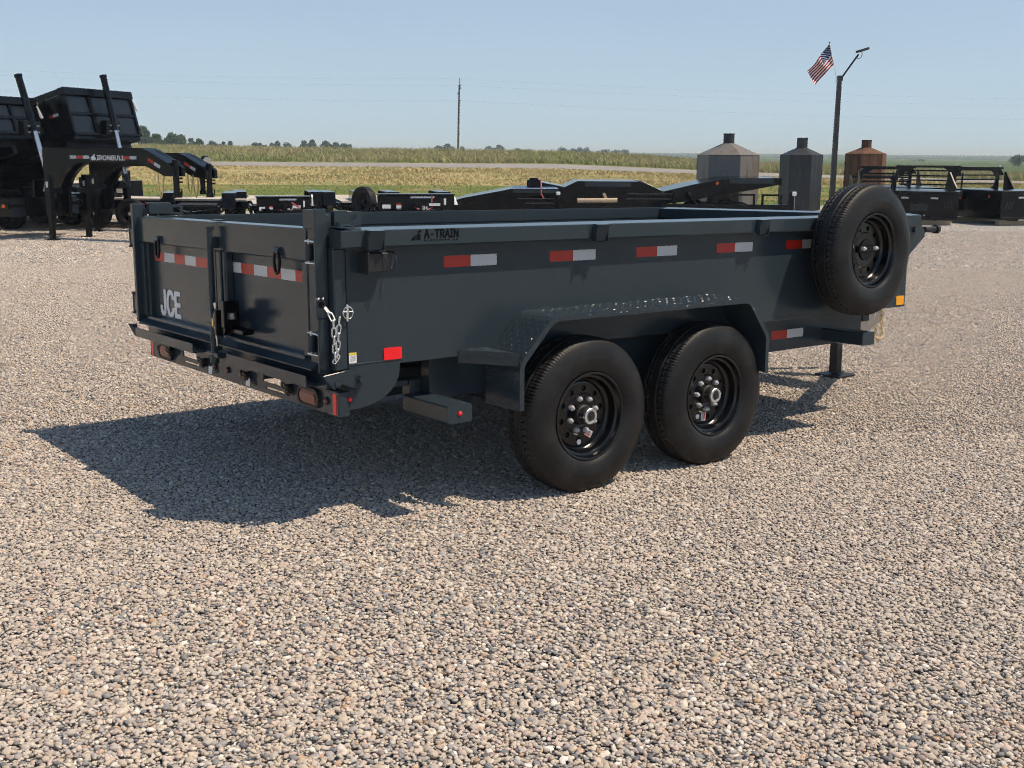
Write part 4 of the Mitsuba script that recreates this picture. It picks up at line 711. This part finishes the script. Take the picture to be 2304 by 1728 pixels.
# ---------------------------------------------------------------- truck beds on the ground at the right
def truck_bed(label, s, t, heading, L=2.6, W2=.95, zt=.88, rack=.62, dz=0):
    g = thing('truck_bed', label, 'truck bed', 'black steel truck beds set on the ground at the right'); A = site_T(s, t, heading, ZF + dz); P = trailer_parts(g, A)
    P('deck', box(-L, 0, -W2, W2, zt - .06, zt, .006)); 
    r = P('rear_panel', cat(box(-.06, -.001, -W2, W2, .22, zt - .061, .006), box(-.05, .03, -W2 - .01, W2 + .01, .16, .2195, .006)))
    for y in (-.36, .36): P('tail_lamp', box(0, .006, y - .09, y + .09, zt - .19, zt - .15, .001), 'white_tape', under=r)
    P('hitch_recess', box(0, .004, -.22, .22, .36, .54, .001), 'black_satin', under=r); P('hitch_tube', cat(box(-.05, .10, -.05, .05, .22, .30, .004)), under=r)
    for i in range(3): P('hitch_pin', cyl((.03, -.15 + .15 * i, .25), (.05, -.15 + .15 * i, .25), .018, 8), 'zinc', under=r)
    for y in (-1, 1):
        for i in range(3): P('louvre', bar((.002, y * (.66 + .08 * i), .42), (.002, y * (.60 + .08 * i) , .62), .006, .03, c=0), 'black_satin', under=r)
        sk = P('side_skirt', box(-L, -.061, *sorted((y * (W2 - .03), y * W2)), zt - .26, zt - .061, .004)); P('side_box', hull([(x, y * yy, z) for yy in (W2 - .30, W2 - .031) for x, z in ((-.9, .30), (-.2, .30), (-.065, .55), (-.065, zt - .07), (-.9, zt - .07))]))
        P('wheel_arch', box(-L + .1, -L + .6, *sorted((y * (W2 - .3), y * (W2 - .031))), .30, zt - .07, .01)); P('marker_light', cyl((-.5, y * W2, zt - .16), (-.5, y * (W2 + .012), zt - .16), .03, 10), 'orange_lens', under=sk)
    for y in (-.4, .4): P('sub_frame', box(-L, -.07, y - .05, y + .05, .12, zt - .061, .006))
    for x in (-.3, -L + .3): P('timber_block', box(x - .08, x + .08, -.8, .8, 0, .119, .006), 'tan_wood')
    X = -L + .06; hh = zt + rack
    hr = P('rack_frame', bar((X, -W2 + .10, hh - .03), (X, W2 - .10, hh - .03), .05, .06))
    for y in (-1, 1):
        wing = Polygon([(y * (W2 - .02), zt), (y * (W2 - .10), hh - .16), (y * (W2 - .24), hh - .001), (y * .34, hh - .001), (y * .40, hh - .06), (y * .56, hh - .16), (y * .66, hh - .28), (y * .62, zt + .10), (y * .50, zt)][::y])
        P('rack_wing', extr(wing.difference(sbox(*sorted((y * .73, y * .78)), zt + .26, zt + .36)).difference(sbox(*sorted((y * .76, y * .82)), zt + .12, zt + .22)), X - .03, X + .03, 'x'), under=hr)
        P('rack_bracket', extr([(X + .035, zt), (X + .50, zt), (X + .30, zt + .22), (X + .12, zt + .44), (X + .035, zt + .46)], *sorted((y * (W2 - .07), y * (W2 - .03)))), under=hr)
    for z in (zt + .12, zt + .24, zt + .36, zt + .50): P('rack_bar', bar((X, -.75, z), (X, .75, z), .03, .04), under=hr)
    P('rack_lamp', cyl((X + .02, W2 - .22, hh + .03), (X - .03, W2 - .22, hh + .03), .025, 10), 'zinc', under=hr)
    return g
truck_bed('black truck bed whose rear panel shows whole, just right of the spare tyre', 29.3, 10.50, (-.40, -.917), zt=.86, rack=.64)
truck_bed('black truck bed cut off by the right edge of the view', 29.3, 13.45, (.24, -.97), L=2.5, zt=.89, rack=.58)
truck_bed('black truck bed with headache rack, behind the one beside the spare tyre', 33.0, 11.55, (-.05, -1.0), zt=.86, rack=.58)
truck_bed('low black truck bed mostly hidden behind the spare tyre', 36.5, 12.4, (.05, -1.0), L=2.2, zt=.66, rack=.45)

# ---------------------------------------------------------------- lamp post with flag
lpk = thing('lamp_post', 'tall dark square lamp post with a slanted arm and floodlight', 'lamp post'); A = site_T(44, 12.36, (1, 0))
LP = trailer_parts(lpk, A)
sh = LP('shaft', hull([(x * .095, y * .095, 0) for x in (-1, 1) for y in (-1, 1)] + [(x * .075 , y * .075, 4.70) for x in (-1, 1) for y in (-1, 1)]), 'dark_pole'); LP('base_plate', box(-.2, .2, -.2, .2, 0, .04, .01), 'dark_pole'); LP('cap', box(-.08, .08, -.08, .08, 4.701, 4.74, .01), 'dark_pole')
ar = LP('arm', cyl((.05, 0, 4.62), (.66, 0, 5.52), .035, 12), 'dark_pole'); LP('arm_bracket', box(.0755, .12, -.05, .05, 4.55, 4.72, .006), 'dark_pole', under=ar)
fl = LP('floodlight', tf(box(-.08, .38, -.14, .14, -.05, .04, .02), trimesh.transformations.translation_matrix((.66, 0, 5.64)) @ trimesh.transformations.rotation_matrix(-.30, (0, 1, 0))), 'dark_pole'); LP('lamp_glass', tf(box(.0, .34, -.11, .11, -.055, -.0505, .002), trimesh.transformations.translation_matrix((.66, 0, 5.64)) @ trimesh.transformations.rotation_matrix(-.30, (0, 1, 0))), 'amber' if False else 'grey_print', under=fl)
LP('conduit', pipe([(.58, 0, 5.42), (.66, 0, 5.36), (.76, 0, 5.40), (.80, 0, 5.52), (.78, 0, 5.62)], .014, 6), 'dark_pole', under=fl)
fp = thing('flag', 'small stars and stripes flag on a white staff slanting from the lamp post', 'flag')
part(fp, 'staff', cyl((-.07, 0, 4.50), (-.46, 0, 5.92), .014, 10), 'white_paint', A, 35); part(fp, 'staff_tip', trimesh.creation.icosphere(2, .03).apply_translation((-.465, 0, 5.94)), 'black_satin', A, True); part(fp, 'bracket', box(-.13, -.0765, -.03, .03, 4.46, 4.60, .004), 'zinc', A)
nu, nv_ = 44, 27; P0, P1 = np.array([-.46, 0, 5.90]), np.array([-.255, 0, 5.15]); uu, vv = np.meshgrid(np.linspace(0, 1, nu), np.linspace(0, 1, nv_), indexing='ij')
fly = np.array([-.78, -.05, -1.02]); hoist = P1 - P0
pos = P0 + vv[..., None] * hoist * (1 - .30 * uu[..., None]) + uu[..., None] * fly + np.array([.17, 0, .05]) * (vv * uu)[..., None]
pos[..., 1] += .11 * np.sin(uu * 8.5 + vv * 2.0) * (.25 + uu); pos[..., 0] += .03 * np.sin(uu * 8.5 + vv * 2 + .9) * uu; pos[..., 2] += .035 * np.sin(uu * 7 + vv * 5) * uu
i, j = np.meshgrid(np.arange(nu - 1), np.arange(nv_ - 1), indexing='ij'); a = i * nv_ + j
fm = trimesh.Trimesh(pos.reshape(-1, 3), np.vstack([np.stack([a, a + nv_, a + nv_ + 1], -1).reshape(-1, 3), np.stack([a, a + nv_ + 1, a + 1], -1).reshape(-1, 3)]), process=False)
def flag_col(p, n, uv):
    u, v = uv.x, uv.y; st = dr.floor(v * 13); red = (st - 2 * dr.floor(st / 2)) < 0.5
    c = dr.select(red, mi.Color3f(.32, .006, .014), mi.Color3f(.74, .73, .72)); cant = (u < 0.42) & (v < 7 / 13)
    x, y = u / 0.42 * 11, v / (7 / 13) * 9; ix, iy = dr.floor(x), dr.floor(y); par = (ix + iy) - 2 * dr.floor((ix + iy) / 2)
    star = (dr.square(x - ix - .5) + dr.square(y - iy - .5) < 0.12) & (par < 0.5)
    return dr.select(cant, dr.select(star, mi.Color3f(.8, .8, .8), mi.Color3f(.018, .028, .13)), c)
mat('flag_cloth', type='diffuse', reflectance=mikit.proc(flag_col))
part(fp, 'cloth', shp(fm, 'flag_cloth', True, uv=np.stack([uu.ravel(), vv.ravel()], 1)), None, A)

# ---------------------------------------------------------------- utility pole and wires
up_ = thing('utility_pole', 'lone wooden utility pole standing behind the bank', 'utility pole'); A = site_T(170, -8.25, (1, 0)); UPP = trailer_parts(up_, A)
UPP('shaft', cyl((-.12, 0, -1), (.14, 0, 11.6), .17, 12, .12), 'pole_wood', 40); UPP('top_pin', cyl((.14, 0, 11.6), (.15, 0, 12.6), .05, 8), 'dark_pole')
for z, x in ((11.55, .30), (11.15, .36), (9.35, .26)): UPP('insulator', cyl((.12, 0, z), (x + .06, 0, z + .06), .09, 10), 'dark_pole')
UPP('transformer_bracket', box(.22, .36, -.1, .1, 8.9, 9.2, .02), 'white_paint'); UPP('strap_plate', box(-.15, .2, -.15, .15, 10.3, 10.45, .01), 'dark_pole')
def wire(label, z0, zl, zr_, sag):
    x = np.linspace(0, 1, 30); L = [site(163 , -95), site(170, -8.2), site(190, 105)]; pts = []
    for (a, b, za, zb) in ((L[0], L[1], zl, z0), (L[1], L[2], z0, zr_)):
        for q in x: p = a * (1 - q) + b * q; pts.append([*p, ZF + za * (1 - q) + zb * q - sag * 4 * q * (1 - q)])
    k = thing('power_line', label, 'power line', 'wires strung over the bank'); scene[k] = shp(pipe(pts, .005, 4), 'wire_grey')
wire('topmost thin wire passing over the tip of the utility pole', 12.5, 13.6, 11.2, .6); wire('second thin wire from the top of the utility pole', 11.6, 13.0, 10.2, .7); wire('lowest thin wire on the utility pole', 9.4, 10.9, 8.0, .7)

# ---------------------------------------------------------------- vegetation
def zone_h(s, t):
    """Height of the site beyond the lot at (s, t), from the rings of the terrain."""
    th = math.atan2(t, s); r = math.hypot(s, t); R = rings(np.array([th])); rr = [float(x[0, 0]) for x in R]; hh = [float(x[0, 1]) for x in R]
    return ZF + float(np.interp(r, rr, hh))
def ribbons(base, h, w, lean, cols, n_per=1, seg=2):
    """Bent grass blades: base (n,3), heights, widths, lean (n,2), colours (n,3)."""
    n = len(base); ang = rng.uniform(0, np.pi, n); side = np.stack([np.cos(ang), np.sin(ang), 0 * ang], 1) * w[:, None]
    mid = base + np.column_stack([lean * .35, h * .55]); tip = base + np.column_stack([lean, h])
    v = np.stack([base - side, base + side, mid - side * .7, mid + side * .7, tip], 1).reshape(-1, 3); f = (np.array([[0, 1, 3], [0, 3, 2], [2, 3, 4]])[None] + (np.arange(n) * 5)[:, None, None]).reshape(-1, 3)
    c = np.stack([cols * .9, cols * .9, cols, cols, cols * 1.1], 1).reshape(-1, 3)
    return v, f, c
def scatter(n, a, b, tlo=-.66, thi=.56, power=1.0):
    th = rng.uniform(tlo, thi, n); q = rng.random(n) ** power; out = np.empty((n, 3)); R = rings(th); rr = R[a][:, 0] * (1 - q) + R[b][:, 0] * q; hh = R[a][:, 1] * (1 - q) + R[b][:, 1] * q
    p = CAM[:2] + (rr * np.cos(th))[:, None] * F2 + (rr * np.sin(th))[:, None] * R2; return np.column_stack([p, ZF + hh - .03]), q, rr
def grass(name, label, n, a, b, h, w, pal, wts, power=1.0, clump=0.0, topcol=None):
    p, q, rr = scatter(n, a, b, power=power); k = meshkit.fbm(np.column_stack([p[:, 0] / 7, p[:, 1] / 7, 0 * q]), 3, 4); k2 = meshkit.fbm(np.column_stack([p[:, 0] / 1.4, p[:, 1] / 1.4, 0 * q]), 2, 9)
    hh = rng.uniform(*h, n) * (.80 + .38 * k2); idx = np.clip((k * 1.6 - .3 + rng.normal(0, .22, n)) * len(pal), 0, len(pal) - 1).astype(int); col = np.array(pal)[idx] * rng.uniform(.8, 1.2, (n, 1))
    v, f, c = ribbons(p, hh, rng.uniform(*w, n) * np.clip(rr / 80, .6, 1.6), rng.normal(0, .34, (n, 2)) * hh[:, None] + np.array([-.10, .06]) * hh[:, None], col)
    if topcol is not None: c = c.reshape(-1, 5, 3); m = rng.random(n) < .5; c[m, 4] = np.array(topcol) * rng.uniform(.8, 1.2, (m.sum(), 1)); c[m, 2:4] = c[m, 2:4] * .6 + .4 * np.array(topcol); c = c.reshape(-1, 3)
    scene[name] = shp(trimesh.Trimesh(v, f, process=False), 'vertex_matte', False, color=np.clip(c, 0, 1)); labels[name] = {'label': label, 'category': 'grass', 'kind': 'stuff'}
grass('tall_grass', 'tall seeding prairie grass on the bank behind the highway', 120000, 3, 4, (.40, .78), (.018, .04), [(.21, .27, .09), (.26, .305, .115), (.31, .32, .15), (.38, .345, .19)], None, .8, topcol=(.50, .40, .27))
grass('dry_stubble', 'dry tan stubble and tufts in the mown field', 45000, 1, 2, (.06, .18), (.03, .07), [(.36, .33, .155), (.45, .37, .195), (.50, .41, .22), (.40, .34, .17)], None)
grass('short_grass', 'short green grass blades along the verge', 16000, 0, 1, (.05, .13), (.02, .05), [(.17, .24, .07), (.21, .27, .085), (.29, .30, .125), (.16, .22, .07)], None)
def tree(s, t, top, w, label, grp, dark=1.0):
    k = thing('tree', label, 'tree', grp); z0 = zone_h(s, t); h = ZF + top - z0; x, y = site(s, t); r = np.random.default_rng(int(abs(s * 13 + t * 7)) % 99991)
    br = [cyl((x, y, z0 - .3), (x + .1 * w * r.normal() * .3, y, z0 + h * .55), .045 * h, 8, .02 * h)]
    for i in range(5): a = r.uniform(0, 6.28); q = r.uniform(.25, .5); br.append(cyl((x, y, z0 + h * q), (x + math.cos(a) * w * .32, y + math.sin(a) * w * .32, z0 + h * (q + .28)), .016 * h, 6, .006 * h))
    part(k, 'trunk', cat(br), 'pole_wood')
    nl = 13; lc = np.column_stack([r.normal(0, .24, nl) * w, r.normal(0, .24, nl) * w, r.uniform(.30, .80, nl) * h]); lc[:, :2] *= (1.15 - .75 * np.clip((lc[:, 2:] / h - .45) / .5, 0, 1)); lr = r.uniform(.20, .31, nl) * min(w, h * 1.1)
    lc[0] = (0, 0, h - lr[0] * .9); n = 190; i = np.repeat(np.arange(nl), n); d = r.normal(0, 1, (nl * n, 3)); d /= np.linalg.norm(d, axis=1, keepdims=True); d[:, 2] *= .8
    c = lc[i] + d * (lr[i] * r.uniform(.45, 1.08, nl * n))[:, None]; c = c[c[:, 2] > .10 * h]; m = len(c); u = r.normal(0, 1, (m, 3)); u /= np.linalg.norm(u, axis=1, keepdims=True); v_ = np.cross(u, r.normal(0, 1, (m, 3))); v_ /= np.linalg.norm(v_, axis=1, keepdims=True); sz = r.uniform(.028, .055, (m, 1)) * h
    vv_ = np.stack([c + u * sz, c + v_ * sz * .7, c - u * sz, c - v_ * sz * .7], 1) + np.array([x, y, z0]); f = (np.array([[0, 1, 2], [0, 2, 3]])[None] + (np.arange(m) * 4)[:, None, None]).reshape(-1, 3)
    col = np.array([.085, .118, .065]) * dark * r.uniform(.65, 1.35, (m, 1)) * np.array([r.uniform(.85, 1.2), 1, r.uniform(.8, 1.1)]); part(k, 'crown', shp(trimesh.Trimesh(vv_.reshape(-1, 3), f, process=False), 'leaf', False, color=np.repeat(col[:, None], 4, 1).reshape(-1, 3)), None)
GN_, GM, GF, GR = 'trees behind the bank at the left', 'low trees behind the bank left of the utility pole', 'far hazy trees right of the utility pole', 'hazy trees at the right horizon'
big = [(300, -97.3, 8.3, 3.8, 'tallest tree, first right of the tipped dump box'), (300, -93.7, 6.4, 4.0, 'second tree right of the tipped dump box'), (300, -89.8, 6.7, 4.6, 'broad round tree, third right of the tipped dump box'), (310, -90.2, 6.4, 4.2, 'sloping tree just right of the broad round one'), (330, -93.2, 5.6, 3.2, 'left of the two small paired trees'), (330, -90.9, 5.5, 2.8, 'right of the two small paired trees')]
for s, t, top, w, lb in big: tree(s, t, top, w * 1.15, lb, GN_)
ORD = 'leftmost second third fourth fifth sixth seventh eighth ninth tenth eleventh twelfth thirteenth fourteenth'.split()
for n_, (s, t, top, w) in zip(ORD, [(400, -105.8, 5.6, 4.0), (400, -101.6, 5.3, 2.2), (400, -99.2, 5.5, 2.6), (450, -102, 5.6, 4.0), (450, -100.0, 5.4, 3.5), (500, -105.8, 5.9, 3.5), (500, -103.4, 6.7, 2.6), (500, -99.4, 6.2, 5.0), (480, -88.1, 6.8, 4.6), (480, -84.7, 7.1, 4.2), (480, -79.2, 6.8, 4.6), (500, -78.0, 6.5, 4.4), (520, -77.5, 6.3, 5.0)]):
    tree(s, t, top, w * 1.15, f'low tree on the skyline, {n_}{"" if n_ == "leftmost" else " from left"} of those left of the utility pole', GM)
for n_, (s, t, top, w) in zip(ORD, [(700, -46.6, 6.8, 5.5), (700, -40.4, 8.0, 7.5), (750, -33.9, 6.7, 4.5), (800, -17.5, 7.6, 8.0), (800, -10.7, 8.5, 6.5), (900, 3.1, 6.6, 5.5), (900, 11.8, 6.1, 6), (850, 36.9, 7.2, 8.5), (900, 46.8, 6.7, 6.5), (850, 49.5, 7.3, 6), (850, 54.1, 7.5, 8.0), (950, 75.3, 6.8, 8), (950, 84.6, 6.5, 9), (950, 91.9, 6.5, 8)]):
    tree(s, t, top, w * 1.15, f'hazy far tree, {n_}{"" if n_ == "leftmost" else " from left"} of those beside and right of the utility pole', GF)
tree(420, 184.5, 2.7, 6.5, 'left of two dark trees at the right edge of the view', GR); tree(430, 190, 3.2, 6, 'right of two dark trees at the right edge of the view', GR); tree(700, 249, .9, 11, 'dome shaped hazy tree above the middle truck bed rack', GR)
